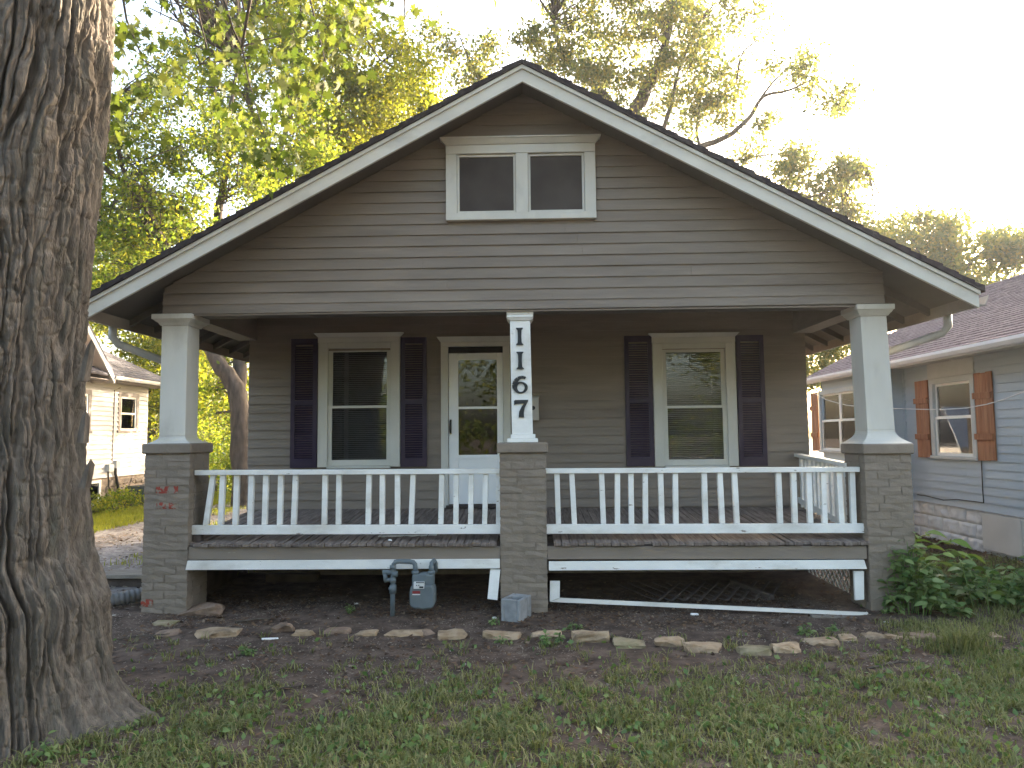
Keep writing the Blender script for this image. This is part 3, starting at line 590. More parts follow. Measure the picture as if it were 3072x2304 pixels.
# house numbers on the post, stacked 1 1 6 7
PY = .235 - .108 - .002
def digit(ch, cx, cz, h):
    m = MB(); fn = lambda u, v, d: (cx + u * h, PY + .003 - d, cz + v * h)
    if ch == '1': m.prism([(-.20, .5), (.20, .5), (.20, .46), (.12, .37), (.105, 0), (.125, -.37), (.22, -.46), (.22, -.5), (-.20, -.5), (-.20, -.46), (-.115, -.37), (-.10, 0), (-.115, .37), (-.20, .46)], fn, 0, .016)
    if ch == '7': m.prism([(-.40, .44), (-.33, .5), (.42, .5), (.40, .40), (.22, .06), (.16, -.22), (.17, -.5), (-.14, -.5), (-.10, -.16), (.04, .12), (.17, .29), (-.30, .27), (-.38, .20)], fn, 0, .016)
    if ch == '6':
        n = 22
        for i in range(n):
            a, b = 2 * math.pi * i / n, 2 * math.pi * (i + 1) / n
            o = lambda t: (.02 + .42 * math.cos(t), -.16 + .34 * math.sin(t)); ii = lambda t: (.04 + .21 * math.cos(t), -.16 + .25 * math.sin(t))
            m.prism([o(a), o(b), ii(b), ii(a)], fn, 0, .016)
        cl = [(-.31, -.2, .12), (-.33, 0, .13), (-.26, .2, .125), (-.12, .36, .105), (.06, .44, .08), (.22, .44, .065), (.31, .38, .075)]
        for p, q in zip(cl[:-1], cl[1:]):
            d = Vector((q[0] - p[0], q[1] - p[1])).normalized(); nn = Vector((-d.y, d.x))
            m.prism([(p[0] + nn.x * p[2], p[1] + nn.y * p[2]), (q[0] + nn.x * q[2], q[1] + nn.y * q[2]), (q[0] - nn.x * q[2], q[1] - nn.y * q[2]), (p[0] - nn.x * p[2], p[1] - nn.y * p[2])], fn, 0, .0185)
    o = m.build('house_number', 'digit', pc); o['label'] = 'dark numeral ' + ch; return o
for ch, px, py in (('1', 1558.5, 1009.5), ('1', 1560, 1081.5), ('6', 1560.5, 1154.5), ('7', 1563, 1226)):
    p = W(px, py, PY); digit(ch, p[0], p[2], .180)
# ================================================================== loose things on and under the porch
mb = thing('mailbox', 'small beige wall mailbox with oval emblem behind the numbered post', 'mailbox', (.11, YW, 1.96))
MB().hexa([(.02, YW - .105, 1.955), (.205, YW - .105, 1.955), (.205, YW - .003, 1.955), (.02, YW - .003, 1.955), (.02, YW - .105, 2.245), (.205, YW - .105, 2.245), (.205, YW - .003, 2.27), (.02, YW - .003, 2.27)]).build('body', 'mail', mb, bevel=.004)
MB().hexa([(.012, YW - .115, 2.248), (.213, YW - .115, 2.248), (.213, YW - .003, 2.275), (.012, YW - .003, 2.275), (.012, YW - .115, 2.256), (.213, YW - .115, 2.256), (.213, YW - .003, 2.283), (.012, YW - .003, 2.283)]).build('lid', 'mail', mb)
MB().prism([(.115 + .045 * math.cos(t), 2.115 + .03 * math.sin(t)) for t in np.linspace(0, 2 * math.pi, 17)[:-1]], lambda u, v, d: (u, YW - .105 - d, v), 0, .006).build('emblem', 'digit', mb)
p0, p1 = WZ(1135, 1613, .71), WZ(1320, 1608, .71)
MB().hexa([(p0[0], p0[1] - .02, .716), (p1[0], p1[1] - .02, .714), (p1[0], p1[1] + .03, .717), (p0[0], p0[1] + .03, .719), (p0[0], p0[1] - .02, .724), (p1[0], p1[1] - .02, .722), (p1[0], p1[1] + .03, .725), (p0[0], p0[1] + .03, .727)]).build('metal_strip', 'metalstrip'); tag(bpy.data.objects['metal_strip'], 'long pale metal strip lying on the porch floor below the left railing', 'metal strip')
def scrap(name, px, py, w_, d_, h_, m, label, cat, z=0., rotz=.3):
    p = WZ(px, py, z); p[2] = z if z else float(gz(p[0], p[1]))
    o = MB().box(-w_ / 2, w_ / 2, -d_ / 2, d_ / 2, 0, h_).build(name, m, bevel=min(h_, d_) * .3); o.location = p; o.rotation_euler = (.12, .1, rotz); return tag(o, label, cat)
scrap('paper_scrap', 1170, 1622, .035, .02, .012, 'paper', 'tiny white scrap on the porch floor edge below the metal strip', 'scrap', .712)
scrap('paper_scrap', 1068, 1815, .045, .03, .01, 'paper', 'small white scrap on the bare soil left of the gas meter', 'scrap')
scrap('lighter', 2083, 1845, .085, .025, .02, 'paper', 'white lighter lying on the soil before the fallen skirt board', 'lighter', rotz=.25)
scrap('paper_scrap', 2658, 1868, .04, .02, .01, 'paper', 'small white scrap on the soil by the right corner pier', 'scrap')
scrap('paper_scrap', 1483, 1857, .05, .03, .02, 'paper', 'crumpled white scrap beside the concrete block', 'scrap', rotz=1)
scrap('wood_sliver', 810, 1921, .14, .03, .012, 'paper', 'curved white wood sliver in front of the left edging stones', 'wood scrap', rotz=.5)
# leaning white board left of the middle pier
a = [W(1462, 1797, -.03), W(1492, 1801, -.03), W(1501, 1709, .01), W(1471, 1706, .01)]
MB().hexa([a[0], a[1], a[1] + [0, .022, 0], a[0] + [0, .022, 0], a[3], a[2], a[2] + [0, .022, 0], a[3] + [0, .022, 0]]).build('leaning_board', 'white', bevel=.002); tag(bpy.data.objects['leaning_board'], 'short white board leaning against the left side of the middle brick pier', 'board')
# fallen skirt frame in front of the right bay
fs = thing('fallen_skirt_frame', 'fallen white skirt frame lying on the soil under the right porch bay', 'frame', (1.8, .02, 0))
def bar2(name, A, B, C_, D_, th, par, m='white'):
    A, B, C_, D_ = (np.array(v) for v in (A, B, C_, D_)); o = np.array([0, th, 0]); return MB().hexa([A, B, B + o, A + o, D_, C_, C_ + o, D_ + o]).build(name, m, par, bevel=.002)
bar2('upright', W(1649, 1805, .06), W(1679, 1793, .06), W(1680, 1743, .06), W(1650, 1743, .06), .022, fs)
bar2('bottom_board', W(1649, 1806, .05), W(2605, 1849, -.14), W(2605, 1838, -.12), W(1680, 1794, .06), .022, fs, 'rake')
bar2('end_post', W(2566, 1801, .03), W(2593, 1799, .03), W(2592, 1713, .03), W(2562, 1714, .03), .03, fs)
# broken lattice and old boards under the porch
lp = thing('broken_lattice', 'broken dark lattice panel lying in leaves under the right porch bay', 'lattice', (2.0, .55, .03))
for k in range(9):
    for s in (-1, 1):
        x_ = 1.35 + k * .14; MB().hexa([(x_, .22, .06), (x_ + .03, .22, .06), (x_ + .03 + s * .35, .85, .12), (x_ + s * .35, .85, .12), (x_, .22, .068 + .004 * s), (x_ + .03, .22, .068 + .004 * s), (x_ + .03 + s * .35, .85, .128 + .004 * s), (x_ + s * .35, .85, .128 + .004 * s)]).build('lattice_strip', 'oldwood_d', lp)
def plank(name, A, B, wd, th, m, label, cat='plank'):
    A, B = Vector(A), Vector(B); d = (B - A).normalized(); s = d.cross(Vector((0, 0, 1))).normalized() * wd / 2; u = Vector((0, 0, th))
    return tag(MB().hexa([A - s, A + s, B + s, B - s, A - s + u, A + s + u, B + s + u, B - s + u]).build(name, m, bevel=.003), label, cat)
plank('grey_beam', (2.3, .85, .10), (2.55, .3, .05), .06, .05, 'oldwood_d', 'short grey beam end poking out of the dark under the right porch bay')
plank('thin_plank', (.4, 1.2, .17), (2.0, 1.15, .19), .05, .03, 'oldwood', 'long thin pale plank lying deep under the right porch bay')
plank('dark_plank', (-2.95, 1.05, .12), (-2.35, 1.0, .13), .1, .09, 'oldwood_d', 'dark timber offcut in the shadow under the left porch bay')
plank('soil_board', W(2432, 1852, -.18), W(2570, 1858, -.20), .09, .02, 'oldwood', 'weathered board half buried below the fallen skirt frame')
# gas meter
P0 = WZ(1178, 1852, 0); my = float(P0[1]); gm = thing('gas_meter', 'grey gas meter on its bent pipes in front of the left porch bay', 'gas meter', (P0[0], my, 0))
def g(px, py, dy=0.): return W(px, py, my + dy)
pr = .024
riser = MB().tube([g(1178, 1850), g(1178, 1790), g(1180, 1700), g(1181, 1694), g(1186, 1686), g(1197, 1684), g(1230, 1685), g(1240, 1687), g(1245, 1693), g(1246, 1704), g(1246, 1722)], pr, 10).build('inlet_pipe', 'metergrey', gm, True)
for a, b, r in ((1755, 1780, .034), (1735, 1747, .031), (1696, 1706, .031)): MB().tube([g(1178.5, b), g(1179, a)], r, 10).build('pipe_fitting', 'metergrey', gm, True)
MB().tube([g(1174, 1766, -.03), g(1174, 1766, .02)], .02, 8).tube([g(1166, 1766, -.02), g(1172, 1766, -.02)], .012, 6).build('shutoff_valve', 'metergrey', gm, True)
MB().tube([g(1148, 1717), g(1176, 1717)], .024, 8).tube([g(1176, 1722), g(1193, 1722)], .03, 8).tube([g(1153, 1742), g(1174, 1738)], .02, 8).tube([g(1155, 1720), g(1157, 1742)], .022, 8).build('pressure_regulator', 'metergrey', gm, True)
for cx_ in (1246, 1294): MB().tube([g(cx_, 1713), g(cx_, 1722)], .036, 10).build('union_nut', 'metergrey', gm, True)
MB().tube([g(1294, 1722), g(1294, 1700), g(1296, 1690, .02), g(1302, 1682, .06), g(1306, 1690, .08), g(1305, 1715, .09)], .026, 10).build('outlet_pipe', 'metergrey', gm, True)
def meter_body(outl, y0, y1, name, m='metergrey', bev=.012):
    pts = [(g(a, b)[0], g(a, b)[2]) for a, b in outl]
    return MB().prism(pts, lambda u, v, d: (u, my + d, v), y0, y1).build(name, m, gm, bevel=bev)
meter_body([(1238, 1722), (1258, 1722), (1262, 1718), (1282, 1718), (1286, 1722), (1302, 1722), (1302, 1755), (1238, 1755)], -.05, .07, 'meter_head')
meter_body([(1237, 1752), (1301, 1752), (1306, 1768), (1306, 1812), (1296, 1823), (1286, 1822), (1272, 1826), (1258, 1822), (1244, 1822), (1232, 1812), (1232, 1768)], -.075, .10, 'meter_body', bev=.016)
meter_body([(1245, 1741), (1276, 1741), (1276, 1761), (1245, 1761)], -.088, -.05, 'dial_plate', 'meterface', .002)
for k in range(4): MB().tube([g(1251 + k * 6, 1747.5, -.0885), g(1251 + k * 6, 1747.5, -.0915)], .0075, 8).build('dial', 'digit', gm)
for k in range(2): MB().tube([g(1250 + k * 6.5, 1756, -.0885), g(1250 + k * 6.5, 1756, -.0915)], .006, 8).build('dial', 'digit', gm)
meter_body([(1262, 1753.5), (1274, 1753.5), (1274, 1758.5), (1262, 1758.5)], -.092, -.0885, 'serial_plate', 'digit', 0)
meter_body([(1241, 1768), (1264, 1768), (1264, 1776), (1241, 1776)], -.0775, -.0745, 'warning_label', 'meterred', 0); meter_body([(1241, 1777), (1264, 1777), (1264, 1780), (1241, 1780)], -.0775, -.0745, 'label_strip', 'meterface', 0)
meter_body([(1240, 1782), (1265, 1782), (1265, 1794), (1240, 1794)], -.078, -.0745, 'name_plate', 'metergrey', 0)
# concrete block
cb = thing('concrete_block', 'grey hollow concrete block standing before the middle pier', 'concrete block', (0, -.25, 0))
ca, cbm = WZ(1500, 1862, 0), WZ(1552, 1876, 0)
A = MB(); wB, hB, dB = .20, .215, .27; t = .034; g0 = float(gz(-.1, -.3)) - .01
for a, b, c, d in ((0, t, 0, dB), (wB - t, wB, 0, dB * .64), (wB - t, wB, dB * .70, dB), (t, wB - t, 0, t), (t, wB - t, dB - t, dB), (t, wB - t, dB * .62, dB * .62 + .034)): A.box(a, b, c, d, 0, hB)
o = A.build('block_shell', 'concrete', cb, bevel=.007); o.location = Vector((ca[0] + .01, ca[1] - .0, g0)) - cb.location; o.rotation_euler = (0, 0, math.radians(-24))
# ------------------------------------------------------------------ edging stones
def stone_mesh(w_, d_, h_, seed):
    r = random.Random(seed); bm = bmesh.new()
    for i in range(22):
        x_, y_, z_ = r.uniform(-1, 1), r.uniform(-1, 1), r.uniform(-1, 1)
        m_ = max(abs(x_), abs(y_), abs(z_)) ; e = .72
        x_, y_, z_ = (math.copysign(abs(c / m_) ** e, c) for c in (x_, y_, z_))
        bm.verts.new((x_ * w_ / 2 * r.uniform(.88, 1), y_ * d_ / 2 * r.uniform(.85, 1), z_ * h_ / 2 * r.uniform(.85, 1)))
    bmesh.ops.convex_hull(bm, input=bm.verts[:])
    bmesh.ops.delete(bm, geom=[v for v in bm.verts if not v.link_faces], context='VERTS')
    bmesh.ops.subdivide_edges(bm, edges=bm.edges[:], cuts=2, use_grid_fill=True)
    for v in bm.verts:
        n = float(fbm(v.co.x * 14 + seed, v.co.y * 14 + v.co.z * 9, seed, 3)) - .45; v.co += v.co.normalized() * n * h_ * .55; v.co += Vector((0, -1, .4)) * (float(vnoise(v.co.x * 25, v.co.z * 70, seed)) - .5) * .022
    me = bpy.data.meshes.new('edging_stone'); bm.to_mesh(me); bm.free(); return me
STONES = [
 (518, 654, 1807, 1852, 'sandred', 'large flat sandstone slab tilted against the foot of the chipped left pier', .28),
 (449, 513, 1863, 1883, 'moss', 'small mossy stone on the soil below the chipped left pier', .2),
 (453, 525, 1889, 1912, 'sandred', 'half buried dark stone just below the small mossy stone', .2),
 (567, 704, 1879, 1918, 'sand', 'long pale sandstone, first big edging stone from the tree', .2),
 (807, 874, 1866, 1904, 'sandred', 'brick-like reddish block in the edging row left of the gas meter', .14),
 (872, 944, 1882, 1914, 'sand', 'rounded tan edging stone right beside the reddish block', .17),
 (967, 1052, 1888, 1909, 'sandred', 'low flat brown edging stone second right of the reddish block', .16),
 (1063, 1128, 1886, 1914, 'sand', 'pitted tan edging stone in front and left of the gas meter', .16),
 (1150, 1264, 1890, 1917, 'sand', 'long low edging stone in front of the gas meter pipe', .2),
 (1262, 1319, 1886, 1913, 'sandred', 'narrow brown edging stone wedged between two tan stones below the meter', .15),
 (1313, 1394, 1886, 1923, 'sand', 'pale jagged edging stone right below the gas meter', .17),
 (1449, 1561, 1882, 1923, 'sand', 'broad flat-topped tan stone in front of the concrete block', .2),
 (1596, 1687, 1895, 1915, 'sand', 'thin tan edging stone behind a weed, right of the concrete block', .18),
 (1717, 1828, 1881, 1934, 'sand', 'tall blocky stone with pinkish top right of the middle pier', .2),
 (1847, 1939, 1910, 1948, 'moss', 'olive tinted edging stone right of the tall blocky stone', .18),
 (1969, 2060, 1903, 1943, 'sand', 'square tan stone with a lipped top, below the white lighter', .18),
 (2065, 2179, 1921, 1964, 'sand', 'wide sloping edging stone right of the square lipped stone', .2),
 (2222, 2320, 1932, 1974, 'moss', 'low dark edging stone with grass on it, left of a clean pale block', .18),
 (2327, 2410, 1920, 1964, 'sand', 'clean pale sandstone block, brightest of the right edging stones', .2),
 (2427, 2528, 1911, 1943, 'sand', 'flat grey-tan slab right of the clean pale block', .2),
 (2524, 2578, 1907, 1925, 'sand', 'small tan stone touching the right end of the flat slab', .14),
 (2597, 2659, 1903, 1918, 'sand', 'thin pale stone in the grass below the right corner pier', .12),
 (2663, 2709, 1907, 1921, 'sand', 'tiny pale stone in the grass, left of two near the weeds', .1),
 (2709, 2750, 1912, 1924, 'sand', 'tiniest pale stone in the row, below the leafy bush', .1),
 (2713, 2836, 1888, 1924, 'sandred', 'long brown slab at the foot of the leafy bush', .2),
 (2983, 3030, 1894, 1916, 'sand', 'pale stone in the weeds near the right edge of the yard', .14),
]
for k, (a, b, t_, bt, m, lab, dp) in enumerate(STONES):
    P = WZ((a + b) / 2, bt - 3, 0); zg = float(gz(P[0], P[1])); dd = P[1] - CAM[1]
    ww = (b - a) * dd / FPX; tilt = math.atan2(CAM[2], dd); hh = .92 * max(.045, ((bt - t_) * dd / FPX - dp * math.sin(tilt) * .9) / math.cos(tilt)) * .9 + .035
    o = link('edging_stone', stone_mesh(ww * 1.04, dp, hh, k + 3), m, None, (P[0], P[1] + dp / 2, zg + hh / 2 - .04))
    o.rotation_euler = (random.uniform(-.06, .06), random.uniform(-.08, .08), random.uniform(-.12, .12))
    if k == 0: o.rotation_euler = (.1, -.16, .12)
    tag(o, lab, 'stone', 'edging stones along the bed')
# ------------------------------------------------------------------ left side: drain pipe, wooden step
pts = [(-3.80, .53, .33), (-3.83, .50, .24), (-3.9, .42, .17), (-4.05, .28, .135), (-4.3, .08, .115), (-4.6, -.22, .10), (-4.95, -.5, .10), (-5.2, -.75, .10)]
cv = []; rr = []
for i in range(len(pts) - 1):
    A_, B_ = Vector(pts[i]), Vector(pts[i + 1]); n = max(2, int((B_ - A_).length / .012))
    for j in range(n): cv.append(A_.lerp(B_, j / n)); rr.append(.062 + (.009 if (len(cv) // 2) % 2 else 0) if i > 1 else .05)
tag(MB().tube(cv, rr, 14).build('drain_pipe', 'drain', None, True), 'grey corrugated drain pipe on the ground between tree and left pier', 'pipe')
ws = thing('wooden_step', 'old wooden step of loose planks behind the left pier', 'step', (-4.4, 1.5, 0))
q0, q1 = WZ(362, 1738, .2), WZ(430, 1712, .2)
MB().hexa([(-4.95, 1.05, .16), (-3.95, 1.0, .17), (-3.95, 1.35, .17), (-4.95, 1.4, .16), (-4.95, 1.05, .205), (-3.95, 1.0, .215), (-3.95, 1.35, .215), (-4.95, 1.4, .205)]).build('tread', 'oldwood', ws, bevel=.004)
box('riser', 'oldwood_d', ws, -4.88, -4.0, 1.1, 1.15, -.05, .158); box('stringer', 'oldwood_d', ws, -4.88, -4.82, 1.152, 1.38, -.05, .158)
plank('loose_plank', (-5.7, .95, .03), (-4.95, 1.28, .09), .2, .035, 'oldwood', 'weathered loose plank on the gravel left of the wooden step')
plank('thin_plank', (-5.15, .75, .05), (-4.75, .98, .075), .11, .02, 'oldwood', 'thin pale plank between the drain pipe and the wooden step')
# ================================================================== BLUE HOUSE ON THE RIGHT
B = thing('blue_house', 'pale blue clapboard house with mauve shingle roof and cedar shutters on the right', 'house', (6.3, 2, 0))
BX, BX2, BYc, BY0, BY1 = 6.30, 5.97, 4.72, -.6, 7.2; BZ = .665; BT = 2.80
fnB = lambda u, o, z: (BX - o, u, z); fnB2 = lambda u, o, z: (BX2 - o, u, z); fnB3 = lambda u, o, z: (u, BYc - o, z)
wy0, wy1 = 2.83, 3.93
bwall = MB().box(BX + .003, BX + .1, BY0, wy0 + .08, BZ, BT).box(BX + .003, BX + .1, wy1 - .08, BYc, BZ, BT).box(BX + .003, BX + .1, wy0 + .08, wy1 - .08, BZ, 1.40).box(BX + .003, BX + .1, wy0 + .08, wy1 - .08, 2.5, BT).build('side_wall', 'blue', B)
siding(bwall, 'blue', fnB, BZ, BT, .1145, lambda z: (BY0, BYc - .03), [(wy0 + .04, wy1 - .04, 1.40, BT)], joints=1, tb=.02, tt=.005)
box('corner_board', 'blue', bwall, BX - .03, BX + .02, BYc - .05, BYc - .003, BZ - .01, BT)
dy0, dy1 = WX(2565, 1300, BX2)[1], WX(2464, 1300, BX2)[1]
bay = MB().box(BX2 + .003, BX2 + .1, BYc + .003, dy0 - .24, BZ, BT).box(BX2 + .003, BX2 + .1, dy1 - .08, BY1, BZ, BT).box(BX2 + .003, BX2 + .1, dy0 - .24, dy1 - .08, BZ, 1.42).box(BX2 + .003, BX2 + .1, dy0 - .24, dy1 - .08, 2.53, BT).box(BX2 + .1, BX + .3, BYc + .003, BYc + .1, BZ, BT).build('bay_wall', 'blue', B)
siding(bay, 'blue', fnB3, BZ, BT, .1145, lambda z: (BX2, BX), [], tb=.02, tt=.005)
dy0, dy1 = WX(2565, 1300, BX2)[1], WX(2464, 1300, BX2)[1]
siding(bay, 'blue', fnB2, BZ, BT, .1145, lambda z: (BYc, BY1), [(dy0 - .3, dy1 - .02, 1.4, 2.62)], tb=.02, tt=.005)
MB().box(BX + .1, 12.6, BY1 - .1, BY1, 0, BT).box(12.5, 12.6, BY0, BY1 - .1, 0, BT).box(BX + .1, 12.5, BY0, BY0 + .1, 0, BT).build('outer_wall', 'blue', B)
def bwindow(x, y0, y1, z0, z1, label, n=1, blind=True):
    wn = MB().box(x - .035, x + .02, y0, y0 + .085, z0, z1).box(x - .035, x + .02, y1 - .085, y1, z0, z1).box(x - .035, x + .02, y0 + .085, y1 - .085, z1 - .08, z1).build('window', 'blue_trim', B); wn['label'] = label
    box('sill', 'blue_trim', wn, x - .06, x + .02, y0 - .02, y1 + .02, z0 - .05, z0 - .002)
    a, b = y0 + .087, y1 - .087; k = (b - a) / n; zm = (z0 + z1) / 2 - .02
    for i in range(n):
        c, d = a + i * k + .004, a + (i + 1) * k - .004
        for nm, q0_, q1_, xx in (('lower_sash', z0, zm + .02, x - .012), ('upper_sash', zm - .015, z1 - .082, x + .008)):
            MB().box(xx, xx + .02, c, c + .04, q0_, q1_).box(xx, xx + .02, d - .04, d, q0_, q1_).box(xx, xx + .02, c + .04, d - .04, q0_, q0_ + .045).box(xx, xx + .02, c + .04, d - .04, q1_ - .035, q1_).build(nm, 'wwhite', wn)
            MB().box(xx + .008, xx + .012, c + .04, d - .04, q0_ + .045, q1_ - .035).build('pane', 'glass', wn)
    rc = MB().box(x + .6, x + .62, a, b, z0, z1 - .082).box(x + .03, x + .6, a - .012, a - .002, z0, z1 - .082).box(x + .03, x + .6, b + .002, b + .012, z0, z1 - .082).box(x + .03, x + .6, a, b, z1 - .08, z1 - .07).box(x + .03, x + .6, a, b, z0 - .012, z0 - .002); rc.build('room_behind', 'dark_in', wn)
    cu = MB()                                       # folded curtains
    for j in range(int((b - a) / .035)):
        yy = a + j * .035
        if .38 < (yy - a) / (b - a) < .55: continue
        dx = .012 * (j % 2); cu.hexa([(x + .07 + dx, yy, z0 + .02), (x + .075 + dx, yy, z0 + .02), (x + .087 - dx, yy + .035, z0 + .02), (x + .082 - dx, yy + .035, z0 + .02), (x + .07 + dx, yy, z1 - .09), (x + .075 + dx, yy, z1 - .09), (x + .087 - dx, yy + .035, z1 - .09), (x + .082 - dx, yy + .035, z1 - .09)])
    cu.build('curtain', 'curtain', wn)
    return wn
bw = bwindow(BX, wy0, wy1, 1.40, 2.56, 'single window between cedar shutters'); box('head_panel', 'blue_trim', bw, BX - .035, BX + .02, wy0 - .02, wy1 + .03, 2.563, BT - .005)
bwindow(BX2, dy0 - .32, dy1, 1.42, 2.60, 'paired window in the rear bay behind the corner column', 2)
def cshutter(x, y0, y1, z0, z1, label):
    s = box('shutter_board', 'cedar', B, x - .045, x - .024, y0, y0 + (y1 - y0) / 3 - .002, z0 + random.uniform(0, .012), z1, .002); s.name = 'cedar_shutter'; s['label'] = label
    for i in (1, 2): box('board', 'cedar', s, x - .045, x - .024, y0 + (y1 - y0) * i / 3, y0 + (y1 - y0) * (i + 1) / 3 - .002, z0 - random.uniform(0, .01), z1 - random.uniform(0, .012), .002)
    for zz in (z0 + .28, z1 - .36): box('batten', 'cedar', s, x - .068, x - .046, y0 + .012, y1 + .02, zz, zz + .085, .002)
cshutter(BX, 2.42, 2.80, 1.36, 2.56, 'cedar shutter right of the single window'); cshutter(BX, 3.96, 4.32, 1.36, 2.56, 'cedar shutter left of the single window')
cshutter(BX2, dy1 + .03, dy1 + .36, 1.40, 2.58, 'cedar shutter at the far end of the bay window')
# roof: hip at the rear, one slope in view
EX, RXr, RZr, EZ = 5.78, 10.0, 4.90, 2.875; SB = (RZr - EZ) / (RXr - EX)
def bz(x): return EZ + (x - EX) * SB
RYe = 6.0                                           # ridge end; hip runs down to the rear corner
broof = MB()
broof.v += [(EX, BY0 - .5, EZ - .03), (EX, BY1 + .45, EZ - .03), (RXr, RYe + 2.6, RZr - .03), (RXr, BY0 - .5, RZr - .03), (14.2, BY1 + .45, EZ - .03), (14.2, BY0 - .5, EZ - .03)]
broof.f += [(0, 1, 2, 3), (1, 4, 2), (4, 5, 3, 2), (0, 3, 5), (0, 5, 4, 1)]
br = broof.build('roof', 'roofred', B)
HIPY = BY1 + .45
def hipx(x): return HIPY - (x - EX) * (HIPY - (RYe + 2.6)) / (RXr - EX) if True else 0
sh = MB(); n = 36
for i in range(n):
    xa = EX - .02 + (RXr - EX) * i / n; xb = EX + (RXr - EX) * (i + 1) / n + .02; y = BY0 - .5 + random.uniform(-.2, 0)
    while y < HIPY + 1.2:
        wd = random.uniform(.16, .34); ymax = HIPY + (RYe + 2.6 - HIPY) * (xa - EX) / (RXr - EX)
        yb = min(y + wd, ymax)
        if yb - y < .03: break
        l = random.uniform(.0, .008)
        sh.hexa([(xa, y + .004, bz(xa) - .012), (xb, y + .004, bz(xb) - .012), (xb, yb - .003, bz(xb) - .012), (xa, yb - .003, bz(xa) - .012), (xa, y + .004, bz(xa) + .014 + l), (xb, y + .004, bz(xb) - .003), (xb, yb - .003, bz(xb) - .003), (xa, yb - .003, bz(xa) + .014 + l)])
        y += wd
kind(sh.build('shingle', 'roofred', br), 'stuff')
prof = [(0, 0), (-.09, 0), (-.125, .045), (-.13, .085), (-.122, .085), (-.112, .05), (-.085, .01), (-.004, .01)]
MB().prism(prof, lambda u, v, d: (EX + u + .04, d, 2.775 + v), BY0 - .5, HIPY).build('gutter', 'gutter_white', B)
box('eave_fascia', 'gutter_white', B, EX + .042, EX + .06, BY0 - .5, HIPY - .01, 2.76, 2.86); box('soffit', 'blue_trim', B, EX + .061, BX + .1, BY0 - .5, HIPY - .01, BT + .003, BT + .018)
# rock-face block foundation
fd = MB().box(BX + .03, BX + .2, BY0, BYc + .02, -.1, BZ - .003).box(BX2 + .03, BX2 + .2, BYc, BY1, -.1, BZ - .003).build('foundation', 'block', B)
def block_mesh(seed):
    n1, n2 = 14, 8; V = []; 
    for j in range(n2 + 1):
        for i in range(n1 + 1):
            u, v = i / n1, j / n2; e = min(u, 1 - u, v * .55, (1 - v) * .55)
            d = .004 if e < .03 else .012 + .05 * max(0, float(fbm(u * 5 + seed * 3, v * 3, seed, 3)) - .22)
            V.append((-d, u - .5, v - .5))
    F = [(j * (n1 + 1) + i, j * (n1 + 1) + i + 1, (j + 1) * (n1 + 1) + i + 1, (j + 1) * (n1 + 1) + i) for j in range(n2) for i in range(n1)]
    me = npmesh('concrete_block', np.array(V), [np.array(F)[:, ::-1]]); me.materials.append(M['block']); return me
BM = [block_mesh(k) for k in range(5)]
for r_i in range(4):
    zc = BZ - .004 - .10 - r_i * .203; y = BY0 + (0 if r_i % 2 else -.2)
    while y < BYc:
        a, b = max(y, BY0), min(y + .40, BYc)
        if b - a > .08:
            o = link('foundation_block', random.choice(BM), None, fd, (BX + .028, (a + b) / 2, zc)); o.scale = (1, b - a - .008, .195)
        y += .405
    if True:
        o = link('foundation_block', random.choice(BM), None, fd, (BX2 + .028, BYc + .25, zc)); o.scale = (1, .49, .195)
box('crawlspace_hatch', 'panel', B, BX - .055, BX - .035, 2.0, 2.78, .16, BZ - .02, .003); box('hatch_frame', 'panel', B, BX - .054, BX - .033, 1.90, 1.985, .10, BZ - .02, .003)
cps = [WX(2944, 1376, BX - .03), WX(2946, 1420, BX - .03), WX(2948, 1470, BX - .03), WX(2951, 1508, BX - .03), WX(2870, 1498, BX - .03), WX(2830, 1500, BX - .03), WX(2780, 1488, BX - .03), WX(2752, 1484, BX - .03)]
MB().tube(cps, .007, 5).build('cable', 'cable', B)
bx2 = 5.55; pts = [WX(a, b, bx2) for a, b in ((2432, 1172), (2470, 1195), (2520, 1208), (2570, 1209), (2640, 1200), (2684, 1202), (2730, 1215), (2790, 1226), (2850, 1229), (2920, 1222), (2985, 1208), (3030, 1194), (3090, 1170))]
pts = [WX(a, b, x_) for (a, b), x_ in zip(((2436, 1176), (2480, 1200), (2540, 1216), (2610, 1222), (2690, 1226), (2760, 1228), (2830, 1229), (2900, 1224), (2960, 1213), (3010, 1199), (3060, 1180), (3120, 1155)), np.linspace(5.85, 5.3, 12))]
tag(MB().tube(pts, .006, 5).build('wire_line', 'wire'), 'thin white wire sagging in front of the blue house', 'wire')
# ================================================================== WHITE HOUSE ON THE LEFT
N = thing('white_house', 'white clapboard neighbour house with grey shingle roof and stone foundation at left', 'house', (-10.6, 10, 0))
NX = -10.6; NY0, NY1 = 5.2, 12.55; NZ, NT = .83, 3.22
fnN = lambda u, o, z: (NX + o, u, z)
ny0, ny1 = 11.15, 12.12
nw = MB().box(NX - .1, NX - .003, NY0, 9.1, NZ, NT).box(NX - .1, NX - .003, 9.88, ny0 + .1, NZ, NT).box(NX - .1, NX - .003, ny1 - .1, NY1, NZ, NT)
for a, b in ((9.1, 9.88), (ny0 + .1, ny1 - .1)): nw.box(NX - .1, NX - .003, a, b, NZ, 2.03).box(NX - .1, NX - .003, a, b, 2.9, NT)
nw = nw.build('side_wall', 'wsiding', N)
siding(nw, 'wsiding', fnN, NZ, NT, .119, lambda z: (NY0, NY1), [(ny0 + .03, ny1 - .03, 2.05, 2.97), (9.03, 9.95, 2.03, 2.95)], tb=.034, tt=.004)
box('corner_board', 'wsiding', nw, NX - .002, NX + .028, NY1 - .004, NY1 + .05, NZ, NT)
